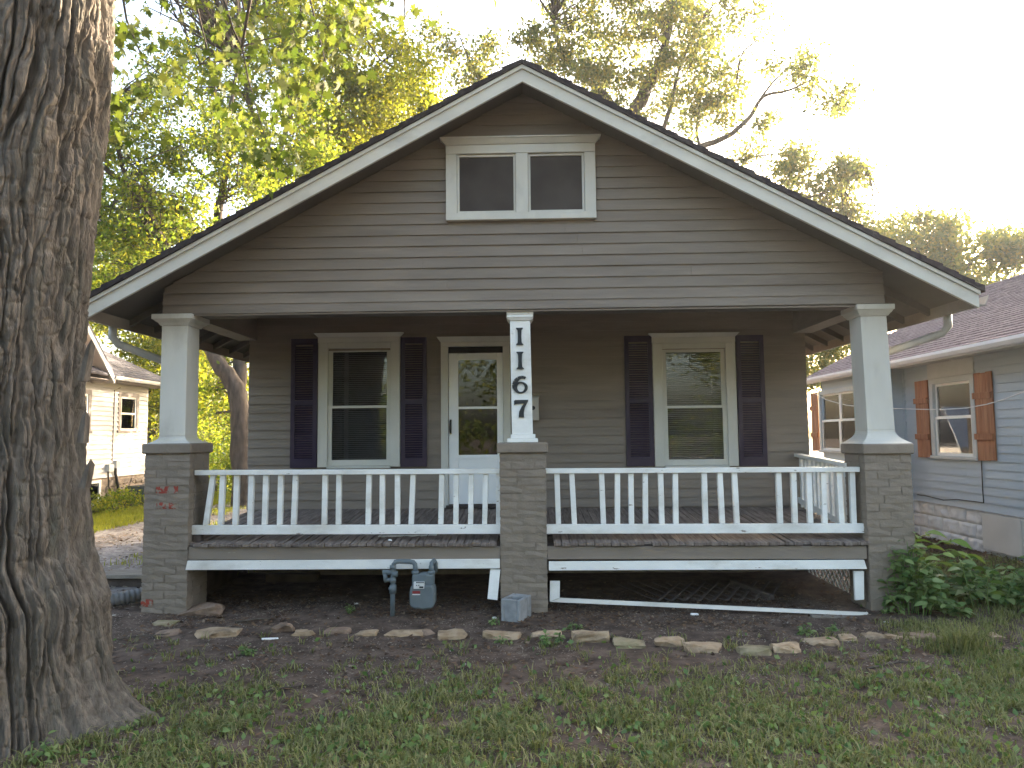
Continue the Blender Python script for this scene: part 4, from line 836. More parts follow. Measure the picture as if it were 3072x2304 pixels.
MB().box(-16, NX - .1, NY1 - .1, NY1, -.1, NT).box(-16.1, -16, NY0, NY1, -.1, NT).box(-16, NX - .1, NY0, NY0 + .1, -.1, NT).build('outer_wall', 'wsiding', N)
def nwindow(y0, y1, z0, z1, label, trim='wtrim', cw=.11):
    wn = MB().box(NX - .01, NX + .035, y0, y0 + cw, z0, z1).box(NX - .01, NX + .035, y1 - cw, y1, z0, z1).box(NX - .01, NX + .035, y0 + cw, y1 - cw, z1 - cw, z1).box(NX - .01, NX + .06, y0 - .03, y1 + .03, z0 - .06, z0 - .001).build('window', trim, N); wn['label'] = label
    a, b, zt = y0 + cw, y1 - cw, z1 - cw; zm = (z0 + zt) / 2
    f = MB().box(NX - .005, NX + .02, a, a + .05, z0, zt).box(NX - .005, NX + .02, b - .05, b, z0, zt).box(NX - .005, NX + .02, a + .05, b - .05, z0, z0 + .05).box(NX - .005, NX + .02, a + .05, b - .05, zt - .05, zt).box(NX - .005, NX + .02, a + .05, b - .05, zm - .025, zm + .025)
    f.build('sash', 'wwhite', wn); MB().box(NX + .004, NX + .008, a + .05, b - .05, z0 + .05, zm - .025).build('pane', 'glass', wn); MB().box(NX + .004, NX + .008, a + .05, b - .05, zm + .025, zt - .05).build('pane', 'glass', wn)
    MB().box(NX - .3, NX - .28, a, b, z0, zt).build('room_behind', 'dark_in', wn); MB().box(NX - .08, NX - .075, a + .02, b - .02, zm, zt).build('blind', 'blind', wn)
nwindow(ny0, ny1, 2.02, 3.02, 'upper window with white sash in taupe trim'); nwindow(9.0, 9.98, 2.0, 3.0, 'window half hidden behind the tree')
# foundation of rubble stone
nf = MB().box(NX - .1, NX - .005, NY0, NY1, -.2, NZ - .003).build('foundation', 'rubble', N)
RS = [stone_mesh(.3, .12, .24, 60 + k) for k in range(6)]
for m_ in RS: m_.materials.append(M['rubble'])
for zz in np.arange(.0, .80, .17):
    y = 9.6 + random.uniform(0, .2)
    while y < NY1:
        wd = random.uniform(.2, .38)
        if not (y < 10.55 and zz > .1 and y + wd > 9.75):
            o = link('foundation_stone', random.choice(RS), None, nf, (NX - .01, y + wd / 2, zz + random.uniform(-.02, .02))); o.scale = (wd / .29, 1, random.uniform(.68, .85)); o.rotation_euler = (random.uniform(-.2, .2), 0, math.pi / 2)
        y += wd
nb = MB().box(NX - .005, NX + .03, 9.85, 9.92, .18, .78).box(NX - .005, NX + .03, 10.42, 10.49, .18, .78).box(NX - .005, NX + .03, 9.92, 10.42, .71, .78).box(NX - .005, NX + .03, 9.92, 10.42, .18, .25).build('basement_window', 'wwhite', N)
MB().box(NX + .006, NX + .01, 9.92, 10.42, .25, .71).build('pane', 'glass', nb); MB().box(NX - .004, NX - .002, 9.92, 10.42, .25, .71).build('dark_backing', 'dark_in', nb)  # flat near-black sheet stands in for the unlit basement
# roofs
EN = -10.05; ZN = 3.32
def slabpoly(pts, th, name, m, par): 
    p = [Vector(q) for q in pts]; nrm = (p[1] - p[0]).cross(p[2] - p[0]).normalized() * th; nrm = nrm if nrm.z > 0 else -nrm
    k = len(p); b = MB(); b.v += [tuple(q) for q in p] + [tuple(q + nrm) for q in p]
    b.f += [tuple(range(k)), tuple(range(k, 2 * k))] + [(i, (i + 1) % k, k + (i + 1) % k, k + i) for i in range(k)]
    return b.build(name, m, par)
SN = .62
r1 = slabpoly([(EN, 8.0, ZN), (EN, NY1 + .5, ZN), (-13.3, NY1 - 2.9, ZN + SN * 3.25), (-13.3, 8.0, ZN + SN * 3.25)], .04, 'roof', 'roofgrey', N)
slabpoly([(EN, NY1 + .5, ZN), (-16.55, NY1 + .5, ZN), (-13.3, NY1 - 2.9, ZN + SN * 3.25)], .04, 'rear_hip_roof', 'roofgrey', N)
sh = MB(); n = 26
for i in range(n):
    xa = EN - 3.25 * i / n + .015; xb = EN - 3.25 * (i + 1) / n - .015; y = 8.6
    while y < NY1 + .5:
        wd = random.uniform(.2, .4); ymax = NY1 + .5 - 3.4 * (EN - xa + .02) / 3.25; yb = min(y + wd, ymax)
        if yb - y < .03: break
        za, zb_ = ZN + SN * (EN - xa), ZN + SN * (EN - xb); l = random.uniform(0, .008)
        sh.hexa([(xa, y + .006, za + .03), (xb, y + .006, zb_ + .03), (xb, yb - .004, zb_ + .03), (xa, yb - .004, za + .03), (xa, y + .006, za + .066 + l), (xb, y + .006, zb_ + .049), (xb, yb - .004, zb_ + .049), (xa, yb - .004, za + .066 + l)]); y += wd
kind(sh.build('shingle', 'roofgrey', r1), 'stuff')
MB().prism(prof, lambda u, v, d: (EN - u - .02, d, ZN - .075 + v), 9.95, NY1 + .5).build('gutter', 'wsiding', N)
box('soffit', 'wtrim', N, NX - .02, EN - .02, NY0, NY1 + .45, NT + .003, NT + .02)
# cross gable facing the drive
GP, GE, GZp = 7.6, 9.98, 5.62; GX = -10.0
MB().prism([(2 * GP - GE + .1, 3.26), (GE - .1, 3.26), (GP, GZp - .16)], lambda u, v, d: (d, u, v), NX - .02, NX + .02).build('cross_gable', 'peach', N)
for s in (-1, 1):
    ye = GP + s * (GE - GP)
    slabpoly([(GX, GP, GZp), (GX, ye, 3.30), (-13.3, ye, 3.30), (-13.3, GP, GZp)], .05, 'cross_gable_roof', 'roofgrey', N)
    MB().hexa([(GX - .03, GP, GZp - .16), (GX - .03, ye, 3.14), (GX, ye, 3.14), (GX, GP, GZp - .16), (GX - .03, GP, GZp - .005), (GX - .03, ye, 3.295), (GX, ye, 3.295), (GX, GP, GZp - .005)]).build('rake_board', 'wsiding', N)
    slabpoly([(GX - .03, GP, GZp - .17), (GX - .03, ye, 3.15), (NX, ye, 3.15), (NX, GP, GZp - .17)], .012, 'rake_soffit', 'peach', N)
# utility boxes + conduit on the wall
box('meter_box', 'panel', N, NX + .024, NX + .12, 10.98, 11.14, 1.05, 1.24); box('junction_box', 'panel', N, NX + .024, NX + .13, 10.65, 10.86, .98, 1.16)
MB().tube([(NX + .06, 11.04, 1.05), (NX + .07, 11.03, .9), (NX + .1, 11.1, .6), (NX + .12, 11.15, .1)], .035, 8).build('conduit', 'cable', N); MB().tube([(NX + .04, 10.75, .98), (NX + .05, 10.78, .6), (NX + .12, 11.0, .2), (NX + .3, 11.5, .02)], .018, 6).build('cable', 'cable', N); MB().tube([(NX + .03, 10.93, 1.24), (NX + .03, 10.95, 3.05), (NX + .12, 11.05, 3.12)], .014, 6).build('service_wire', 'wtrim', N)
ac = thing('air_conditioner', 'low grey-green air conditioner cabinet beside the white house foundation', 'air conditioner', (-9.9, 11.6, 0))
box('cabinet', 'acgreen', ac, -10.35, -9.6, 11.15, 12.25, float(gz(-10, 11.6)) + .02, .56, .012); box('rating_label', 'meterface', ac, -9.6, -9.596, 11.22, 11.36, .42, .52, 0); box('rating_label', 'meterface', ac, -9.6, -9.596, 11.9, 12.1, .24, .38, 0); box('warning_label', 'panel', ac, -9.6, -9.596, 11.58, 11.72, .46, .53, 0)
MB().box(-10.3, -9.65, 11.2, 12.2, .565, .575).build('fan_grille', 'cable', ac)
# far low building with pale roof
G = thing('far_garage', 'distant low building with pale blue metal roof seen under the porch eave', 'garage', (-11.5, 32, -1))
gzb = -1.2; gx0, gx1, gy0, gy1 = WX(0, 0, -1)[0] * 0 - 16.5, -9.0, 29.0, 36.0
MB().box(gx0, gx1, gy0, gy1, gzb, .95).build('wall', 'wsiding', G)
slabpoly([(gx0 - .3, gy0 - .4, .95), (gx1 + .3, gy0 - .4, .95), (gx1 - 1.2, 32.5, 3.1), (gx0 + 2.4, 32.5, 3.1)], .05, 'roof', 'bluemetal', G); slabpoly([(gx0 - .3, gy1 + .4, .95), (gx1 + .3, gy1 + .4, .95), (gx1 - 1.2, 32.5, 3.1), (gx0 + 2.4, 32.5, 3.1)], .05, 'rear_roof', 'bluemetal', G)
slabpoly([(gx0 - .3, gy0 - .4, .95), (gx0 - .3, gy1 + .4, .95), (gx0 + 2.4, 32.5, 3.1)], .05, 'hip_roof', 'bluemetal', G)
box('eave_trim', 'wsiding', G, gx0 - .3, gx1 + .3, gy0 - .44, gy0 - .405, .85, 1.0)
# ================================================================== TREES
def quads(P, size, rngs, droop=.35, asp=.62):
    """leaf rhombs at P; returns V,F"""
    n = len(P); a = rngs.normal(size=(n, 3)); a[:, 2] -= droop; a /= np.linalg.norm(a, axis=1)[:, None]
    b = rngs.normal(size=(n, 3)); b -= (b * a).sum(1)[:, None] * a; b /= np.linalg.norm(b, axis=1)[:, None]
    c = np.cross(a, b); s = size * rngs.uniform(.6, 1.25, n)[:, None]
    V = np.stack([P - a * s * .5, P + b * s * asp * .5 + c * s * .06, P + a * s * .5 - c * s * .10, P - b * s * asp * .5 + c * s * .06], 1).reshape(-1, 3)
    return V, np.arange(4 * n).reshape(n, 4)
def inpoly(px, py, poly):
    r = np.zeros(len(px), bool); k = len(poly)
    for i in range(k):
        x1, y1 = poly[i]; x2, y2 = poly[(i + 1) % k]
        c = ((y1 > py) != (y2 > py)) & (px < (x2 - x1) * (py - y1) / ((y2 - y1) if y2 != y1 else 1e-9) + x1); r ^= c
    return r
def area(poly): return abs(sum(poly[i][0] * poly[(i + 1) % len(poly)][1] - poly[(i + 1) % len(poly)][0] * poly[i][1] for i in range(len(poly)))) / 2
def canopy(polys, size, cov, clump, seed):
    """polys: [(outline in photo px, Y, depth spread, coverage factor)] -> leaf points and clump centres in space"""
    rg = np.random.default_rng(seed); LP = []; CC = []
    for poly, Y, dY, cf in polys:
        d = Y - CAM[1]; lp = size * FPX / d; A = area(poly); nl = int(A * cov * cf * 3.0 / (lp * lp * .31)); nc = max(3, int(A / (clump ** 2 * .75)))
        xs, ys = [p[0] for p in poly], [p[1] for p in poly]; cx, cy = [], []
        while len(cx) < nc:
            a = rg.uniform(min(xs), max(xs), 200); b = rg.uniform(min(ys), max(ys), 200); k = inpoly(a, b, poly); cx += list(a[k]); cy += list(b[k])
        cx, cy = np.array(cx[:nc]), np.array(cy[:nc]); cY = Y + rg.uniform(-dY, dY, nc)
        cs = np.array([W(a, b, c) for a, b, c in zip(cx, cy, cY)]); CC.append(cs)
        pick = rg.integers(0, nc, nl); sg = clump * d / FPX * rg.uniform(.45, 1.0, nc)[pick][:, None]
        LP.append(cs[pick] + rg.normal(size=(nl, 3)) * sg * np.array([.75, 1., .55]))
    return np.concatenate(LP), np.concatenate(CC), rg
def tree(name, label, cat, limbs, polys, size, leaf, seed, cov=2.2, clump=48, group=None, bark='bark2', extra=None, twigs=True):
    base = limbs[0][0][0]; T = thing(name, label, cat, (base[0], base[1], float(gz(base[0], base[1]))), group)
    P, CC, rg = canopy(polys, size, cov, clump, seed)
    tk = MB(); allp = []
    for pts, r0, r1 in limbs:
        pts = [Vector([float(c) for c in p]) for p in pts]; k = len(pts) ; fine = []
        for i in range(k - 1):
            p0, p1, p2, p3 = pts[max(i - 1, 0)], pts[i], pts[i + 1], pts[min(i + 2, k - 1)]
            for j in range(5):
                t = j / 5; fine.append(.5 * ((2 * p1) + (p2 - p0) * t + (2 * p0 - 5 * p1 + 4 * p2 - p3) * t * t + (3 * p1 - p0 - 3 * p2 + p3) * t ** 3))
        fine.append(pts[-1]); n = len(fine)
        fine = [p + Vector(rg.normal(size=3)) * lerp(r0, r1, i / n) * .12 * (0 < i < n - 1) for i, p in enumerate(fine)]
        tk.tube(fine, [lerp(r0, r1, i / (n - 1)) for i in range(n)], 8); allp += [np.array(p) for p in fine]
    AP = np.array(allp)
    if twigs:
        for c in CC:
            dd = np.linalg.norm(AP - c, axis=1) + (AP[:, 2] > c[2]) * .8; j = int(dd.argmin()); a = Vector(AP[j]); b = Vector(c)
            if dd[j] > 7: continue
            m1 = a.lerp(b, .4) + Vector(rg.normal(size=3)) * .08 * (b - a).length; m1.z -= .04 * (b - a).length; m2 = a.lerp(b, .75) + Vector(rg.normal(size=3)) * .07 * (b - a).length
            L = (b - a).length; tk.tube([a, m1, m2, b], [.006 + .008 * L, .005 + .006 * L, .004 + .003 * L, .003], 5, False)
            for _ in range(3):
                e = b + Vector(rg.normal(size=3)) * .3; tk.tube([m2.lerp(b, random.random()), e], [.006, .003], 4, False)
    tk.build('trunk', bark, T, True)
    if extra is not None: P = np.concatenate([P, extra])
    V, F = quads(P, size, rg); link('crown', npmesh('crown', V, [F]), leaf, T)
    return T
Wl = lambda *a: [W(*p) for p in a]
t1 = [([W(735, 1600, 11)] + Wl((728, 1400, 11), (712, 1190, 11), (650, 1075, 11), (565, 900, 11), (505, 760, 11), (410, 590, 10.5), (315, 505, 10)), .30, .06), (Wl((395, 575, 10.5), (365, 490, 10.3), (350, 400, 10), (360, 280, 10)), .07, .03),
      (Wl((714, 1200, 11.2), (718, 1080, 11.5), (690, 880, 12), (655, 690, 12), (668, 560, 12), (690, 430, 12), (690, 320, 12), (720, 180, 12)), .2, .04), (Wl((600, 960, 11.5), (570, 727, 11.5), (564, 640, 11.5), (470, 580, 11.5), (430, 520, 11.5)), .1, .025), (Wl((668, 570, 12), (600, 520, 12), (560, 470, 12)), .05, .02)]
tree('maple_tree', 'leaning multi-stem maple rising behind the left eave of the bungalow', 'tree', t1,
     [([(240, 880), (250, 420), (330, 330), (420, 250), (470, 120), (560, 140), (640, 330), (760, 380), (800, 560), (600, 780), (330, 930)], 11, 2.0, 1.0), ([(240, 560), (420, 560), (560, 650), (560, 800), (300, 960), (240, 900)], 13, 1.2, 1.4), ([(590, 1030), (745, 1060), (745, 1330), (620, 1260)], 12.5, 1.0, .55), ([(300, -300), (700, -300), (640, -40), (400, -40)], 11, 2, .6)], .12, 'leaf_a', 11, 1.35, 46)
t2 = [(Wl((845, 1500, 16), (842, 1100, 16), (836, 720, 16), (820, 593, 16), (803, 452, 16), (770, 380, 16), (740, 250, 16), (760, 60, 16)), .26, .05), (Wl((812, 500, 16), (850, 420, 16), (880, 300, 16), (900, 120, 16)), .11, .04)]
tree('forked_tree', 'slim tree with a Y fork just above the left roof slope', 'tree', t2, [([(570, 0), (900, -60), (1000, 200), (1010, 540), (800, 600), (700, 520), (640, 330), (590, 160)], 16, 2.5, .95), ([(560, -350), (950, -350), (900, -60), (600, -20)], 16, 2.5, .6)], .14, 'leaf_a', 12, 1.5, 48)
t3 = [(Wl((1080, 1500, 20), (1065, 900, 20), (1040, 520, 20), (1014, 332, 20), (1008, 200, 20), (985, 60, 20), (1000, -150, 20)), .3, .05), (Wl((1020, 350, 20), (1070, 250, 20), (1130, 200, 20), (1190, 150, 20)), .12, .03), (Wl((1035, 480, 20), (1100, 410, 20), (1180, 380, 20), (1240, 350, 20)), .1, .03), (Wl((1030, 450, 20), (960, 380, 20), (930, 280, 20)), .1, .03)]
tree('yellow_green_tree', 'dense yellow-green sunlit tree left of the roof peak', 'tree', t3, [([(820, 20), (960, 0), (1130, 40), (1190, 90), (1225, 180), (1285, 260), (1298, 340), (1235, 400), (1180, 460), (1000, 560), (880, 520), (850, 300)], 20, 2.2, 1.15), ([(1060, 230), (1285, 180), (1300, 350), (1220, 420), (1060, 440)], 19, 1.2, .9), ([(800, -350), (1130, -350), (1130, -10), (840, 0)], 20, 2.5, .7)], .18, 'leaf_y', 13, 1.9, 55)
t4 = [(Wl((1880, 1500, 24), (1885, 900, 24), (1888, 450, 24), (1905, 345, 24), (1945, 250, 24), (1985, 175, 24), (2010, 60, 24), (2020, -150, 24)), .5, .1), (Wl((1892, 400, 24), (1820, 290, 24), (1760, 240, 24), (1690, 160, 24), (1660, 60, 24)), .2, .05), (Wl((1898, 430, 24), (1990, 470, 24), (2084, 445, 24), (2180, 410, 24), (2250, 350, 24), (2290, 290, 24), (2370, 270, 24), (2450, 230, 24)), .19, .03), (Wl((2280, 300, 24), (2320, 245, 24), (2370, 200, 24)), .07, .02), (Wl((1985, 400, 24), (2010, 320, 24), (2040, 200, 24), (2100, 60, 24)), .12, .03), (Wl((2100, 440, 24), (2090, 370, 24), (2125, 180, 24), (2130, 120, 24)), .08, .03), (Wl((2090, 450, 24), (2200, 480, 24), (2300, 465, 24), (2420, 470, 24)), .07, .02), (Wl((2210, 240, 24), (2225, 165, 24), (2260, 130, 24), (2300, 105, 24)), .05, .02), (Wl((2000, 520, 24), (2250, 560, 24), (2420, 590, 24), (2500, 560, 24), (2600, 500, 24)), .12, .02), (Wl((1880, 520, 24), (1600, 320, 24), (1440, 220, 24), (1400, 160, 24), (1380, 110, 24)), .11, .02)]
tree('spreading_tree', 'tall airy spreading tree rising behind the right side of the roof', 'tree', t4,
     [([(1545, 120), (1640, 0), (1720, -40), (2200, -40), (2215, 80), (2130, 130), (2200, 220), (2240, 300), (2180, 380), (2060, 400), (1800, 300), (1640, 220)], 24, 3, .95), ([(2180, 10), (2290, 5), (2300, 110), (2240, 110)], 24, 1.5, .6), ([(2280, 200), (2380, 160), (2430, 155), (2450, 210), (2560, 265), (2520, 345), (2450, 300), (2380, 290), (2300, 230)], 24, 1.6, .95), ([(2220, 330), (2300, 330), (2350, 380), (2290, 400)], 24, 1.2, .8), ([(2140, 450), (2260, 420), (2420, 440), (2440, 500), (2300, 490), (2180, 480)], 24, 1.5, .9), ([(2270, 520), (2400, 480), (2600, 485), (2630, 530), (2540, 600), (2420, 620), (2330, 570)], 25, 1.6, 1.15), ([(2400, 600), (2560, 580), (2610, 660), (2680, 740), (2560, 760)], 27, 2, 1.0), ([(1290, 85), (1315, 60), (1365, 150), (1350, 215), (1300, 215)], 24, 1.2, .9), ([(1360, 170), (1470, 115), (1530, 160), (1440, 250), (1340, 320), (1340, 250)], 24, 1.6, .9), ([(1560, -400), (2300, -400), (2250, -60), (1620, -40)], 24, 3, .6), ([(1420, 850), (2150, 800), (2200, 1120), (1450, 1150)], 24, 3, .55)], .20, 'leaf_b', 14, 1.9, 42)  # last outline: unseen foliage behind the house, added to dapple the sunlight
t5 = [(Wl((2860, 1400, 33), (2862, 1000, 33), (2850, 840, 33), (2860, 760, 33), (2850, 690, 33)), .3, .05), (Wl((2858, 860, 33), (2920, 780, 33), (2970, 740, 33)), .12, .03), (Wl((2855, 860, 33), (2780, 790, 33), (2740, 720, 33)), .12, .03)]
tree('round_tree', 'rounded distant tree above the mauve roof of the blue house', 'tree', t5, [([(2680, 740), (2720, 660), (2800, 640), (2900, 625), (2990, 680), (3060, 740), (3100, 830), (2930, 900), (2780, 900)], 33, 2.5, 1.6), ([(2610, 720), (2680, 640), (2740, 620), (2760, 740), (2700, 800)], 33, 2, 1.0), ([(3040, 730), (3300, 680), (3300, 900), (3080, 860)], 33, 2, 1)], .27, 'leaf_b', 15, 2.0, 45)
t6 = [(Wl((430, 1500, 24), (440, 1150, 24), (420, 900, 24), (400, 700, 24)), .25, .06), (Wl((438, 1150, 24), (520, 1000, 24), (600, 880, 24)), .1, .03)]
tree('backlot_tree', 'bushy green tree filling the gap behind the white house roof', 'tree', t6, [([(240, 700), (600, 780), (740, 1060), (745, 1330), (640, 1260), (440, 1330), (430, 1130), (280, 1000), (240, 900)], 24, 2.5, 1.3)], .2, 'leaf_y', 16, 2.2, 50)
tree('backlot_shrub_tree', 'dark green tree top behind the far end of the mauve roof', 'tree', [(Wl((2500, 1350, 26), (2480, 1150, 26), (2470, 1060, 26)), .2, .05)], [([(2400, 1000), (2560, 1000), (2600, 1100), (2420, 1180), (2380, 1120)], 26, 1.5, 1.3)], .16, 'leaf_b', 17, 2.2, 40)
# shrubs between the houses
def shrub(name, label, c, r, n, size, leaf, seed, cat='shrub', group=None):
    rg = np.random.default_rng(seed); z0 = float(gz(c[0], c[1])); T = thing(name, label, cat, (c[0], c[1], z0), group)
    k = 26; d = rg.normal(size=(k, 3)); d /= np.linalg.norm(d, axis=1)[:, None]; d[:, 2] = np.abs(d[:, 2]); cc = np.array([c[0], c[1], z0 + r[2] * .12]) + d * np.array(r) * rg.uniform(.45, .95, k)[:, None]
    st = MB()
    for q_ in cc: st.tube([(c[0] + rg.normal() * .08, c[1] + rg.normal() * .08, z0 - .03), tuple((np.array([c[0], c[1], z0]) * .4 + q_ * .6) + rg.normal(size=3) * .05), tuple(q_)], [.02, .012, .005], 5, False)
    st.build('stem', 'bark2', T)
    P = cc[rg.integers(0, k, n)] + rg.normal(size=(n, 3)) * np.array(r) * .22; P[:, 2] = np.maximum(P[:, 2], z0 + .02)
    V, F = quads(P, size, rg); link('foliage', npmesh('foliage', V, [F]), leaf, T)
shrub('round_shrub', 'leafy green shrub seen through the left porch opening', (-8.6, 16.2), (1.7, 1.3, 1.75), 6500, .10, 'leaf_a', 31)
shrub('sunlit_shrub', 'sunlit yellow-green shrub behind the left railing', (-6.6, 14.8), (1.5, 1.2, 1.9), 5500, .10, 'leaf_y', 32)
shrub('low_hedge_bush', 'low dark bush at the foot of the white house foundation', (-9.95, 10.0), (.5, 1.4, .42), 2200, .07, 'leaf_a', 33)
shrub('far_bush', 'dark bush in the gap between the two back yards', (-11.2, 18.5), (2.2, 1.6, 2.6), 6000, .12, 'leaf_a', 34)
# trees across the street, mirrored in the porch windows
for k, (x_, y_, h_, s_, lb) in enumerate(((-13, -30, 13, 5.5, 'large street tree across the road, left of three'), (0, -33, 15, 6.5, 'largest street tree straight across the road'), (13, -30, 13, 6, 'street tree across the road, right of three'), (-25, -31, 12, 6, 'far left street tree across the road'), (26, -31, 12, 6, 'far right street tree across the road'))):
    rg = np.random.default_rng(50 + k); T = thing('street_tree', lb, 'tree', (x_, y_, 0), 'street trees')
    MB().tube([(x_, y_, -.1), (x_ + .1, y_, h_ * .3), (x_ + .3, y_ + .2, h_ * .6), (x_ - .2, y_, h_ * .85)], [.4, .33, .2, .05], 8).tube([(x_ + .1, y_, h_ * .32), (x_ + 2, y_, h_ * .5), (x_ + 3, y_, h_ * .65)], [.2, .12, .04], 6).tube([(x_ + .1, y_, h_ * .36), (x_ - 2, y_, h_ * .55), (x_ - 3, y_, h_ * .7)], [.2, .12, .04], 6).build('trunk', 'bark2', T, True)
    cc = np.array([x_, y_, h_ * .56]) + rg.normal(size=(70, 3)) * np.array([s_ * .5, s_ * .45, h_ * .2]); P = cc[rg.integers(0, 70, 6500)] + rg.normal(size=(6500, 3)) * .7; P = P[P[:, 2] > 1.2]
    V, F = quads(P, .34, rg); link('crown', npmesh('crown', V, [F]), 'leaf_y', T)
for k, (x_, y_, rx_, rz_, lb) in enumerate(((-17, -26, 5, 3.4, 'far left hedge across the road'), (-7, -27, 5, 3.8, 'tall hedge across the road left of the middle'), (3, -26, 5, 3.4, 'hedge straight across the road'), (12, -27, 5, 3.8, 'tall hedge across the road on the right'), (22, -26, 5.5, 3.5, 'far right hedge across the road'))):
    shrub('street_hedge', lb, (x_, y_), (rx_, 1.6, rz_), 5000, .34, 'leaf_a', 400 + k, 'hedge', 'hedges across the road')
# ------------------------------------------------------------------ the big maple in the foreground
BT_ = thing('old_maple', 'massive old maple with deeply furrowed bark at the left edge of the yard', 'tree', (-3.15, -2.75, 0))
zs = np.concatenate([np.linspace(-.12, .7, 110), np.linspace(.708, 5.6, 490)])
thA = np.concatenate([np.radians(np.linspace(-152, 50, 540)), np.radians(np.linspace(54, 204, 50))]); nth = len(thA)
TY = -2.75
edge_px = [(2304, 500), (2280, 478), (2222, 420), (2140, 365), (2083, 335), (1917, 300), (1667, 279), (1389, 262), (1250, 258), (1055, 262), (889, 271), (667, 290), (458, 314), (250, 334), (120, 342), (0, 346), (-200, 352)]
ez, ex = [], []
for py, px in edge_px:
    p = W(px, py, TY - .12); ez.append(p[2]); ex.append(p[0])
ez, ex = np.array(ez), np.array(ex); o_ = np.argsort(ez); ez, ex = ez[o_], ex[o_]; ex = ex - .115 * np.clip((ez - .1) / .7, 0, 1) - .11 * np.clip((ez - .35) / .6, 0, 1) * (1 - .5 * np.clip((ez - 2.4) / 1.6, 0, 1))
th = thA; TH, ZZ = np.meshgrid(th, zs)
right = np.interp(ZZ, ez, ex); cxz = np.interp(np.clip(ZZ, .75, 9), ez, ex) - .60
Rr = right - cxz
Rbase = np.minimum(Rr, .60); flare = Rr - Rbase
lobes = .5 + .5 * np.cos(5 * TH + .0) ; 
R0 = Rbase * (1 + .04 * np.sin(3 * TH + ZZ * .6) + .03 * np.sin(2 * TH + 1)) * 1.0
base_fl = np.exp(-np.clip(ZZ, -.1, 9) / .24)
R0 = R0 + np.exp(-np.clip(ZZ, -.1, 9) / .20) * (.05 + .33 * np.clip(np.cos(3.5 * (TH - .12)), 0, 1) ** 2.5 + .16 * np.clip(np.cos(6 * TH + 1.2), 0, 1) ** 2) + .05 * np.exp(-np.clip(ZZ, 0, 9) / .7)
# bulge with a swirl of bark on the upper left of the stem
R0 = R0 + .13 * np.exp(-((TH + 2.08) / .5) ** 2 - ((ZZ - 3.45) / .55) ** 2)
uu = TH * .55; warp = .16 * (fbm(uu * 2.2, ZZ * 1.1, 21, 3) - .45) + .05 * (fbm(uu * 7, ZZ * 4, 22, 3) - .45) + .10 * np.exp(-((TH + 1.9) / .7) ** 2) * np.sin(ZZ * 2.2)
def crackf(su, sv, s, wdt):
    a = vnoise((uu + warp) * su, ZZ * sv, s); return np.clip(1 - np.abs(2 * a - 1) / wdt, 0, 1)
c1 = crackf(11, .7, 31, .24); c2 = crackf(23, 1.5, 32, .24); c3 = crackf(48, 3.6, 33, .28)
cx_ = np.clip(1 - np.abs(2 * vnoise((uu + warp) * 16, ZZ * 13, 36) - 1) / .2, 0, 1)            # short cross breaks between plates
cell = np.floor((uu + warp) * 19 + 1.3 * vnoise(uu * 5, ZZ * 1.5, 38)); seg = np.floor(ZZ * (2.2 + 2 * _h(cell.astype(np.int64), np.zeros_like(cell).astype(np.int64), 7)) + 9 * _h(cell.astype(np.int64), np.ones_like(cell).astype(np.int64), 9))
plate = _h(cell.astype(np.int64), seg.astype(np.int64), 12)
fl = fbm((uu + warp) * 55, ZZ * 24, 45, 4) - .45
soft = .75 + .25 * np.clip((ZZ - .15) / .6, 0, 1)
disp = (.013 * plate + .020 * fl - .058 * c1 ** .7 - .042 * c2 ** .7 - .020 * c3 - .012 * cx_) * soft + .02 * (fbm(uu * 4, ZZ * 2, 48, 3) - .45)
RR = R0 + disp
cyz = TY + 0 * ZZ
X_ = cxz + RR * np.cos(TH); Y_ = cyz + RR * .96 * np.sin(TH)
I = np.arange(len(zs) * nth).reshape(len(zs), nth); I2 = np.roll(I, -1, 1)
Q = np.stack([I[:-1], I2[:-1], I2[1:], I[1:]], -1).reshape(-1, 4)
link('trunk', npmesh('trunk', np.stack([X_, Y_, ZZ], -1).reshape(-1, 3), [Q], False), 'bark', BT_)
for k, (py, sx, ln) in enumerate(((1090, .03, .22), (1290, .0, .16), (1430, .02, .14))):   # peeling strips of bark
    p = W(np.interp(py, [e[0] for e in edge_px[::-1]], [e[1] for e in edge_px[::-1]]) - 6, py, TY - .15)
    MB().hexa([(p[0] - .05, p[1], p[2] - ln / 2), (p[0] + .0, p[1] - .01, p[2] - ln / 2), (p[0] + .0, p[1] + .05, p[2] - ln / 2), (p[0] - .05, p[1] + .05, p[2] - ln / 2), (p[0] + sx - .02, p[1], p[2] + ln / 2), (p[0] + sx + .012, p[1] - .01, p[2] + ln / 2 + .04), (p[0] + sx + .014, p[1] + .03, p[2] + ln / 2), (p[0] + sx - .02, p[1] + .03, p[2] + ln / 2)]).build('bark_strip', 'bark', BT_)
up = MB(); up.tube([(-2.9, -2.75, 5.5), (-2.6, -2.5, 6.4), (-1.6, -1.9, 7.8), (0, -1, 9.2)], [.48, .3, .2, .07], 10).tube([(-2.9, -2.75, 5.5), (-3.4, -3.2, 6.8), (-4, -4.2, 8.6)], [.46, .3, .12], 10)
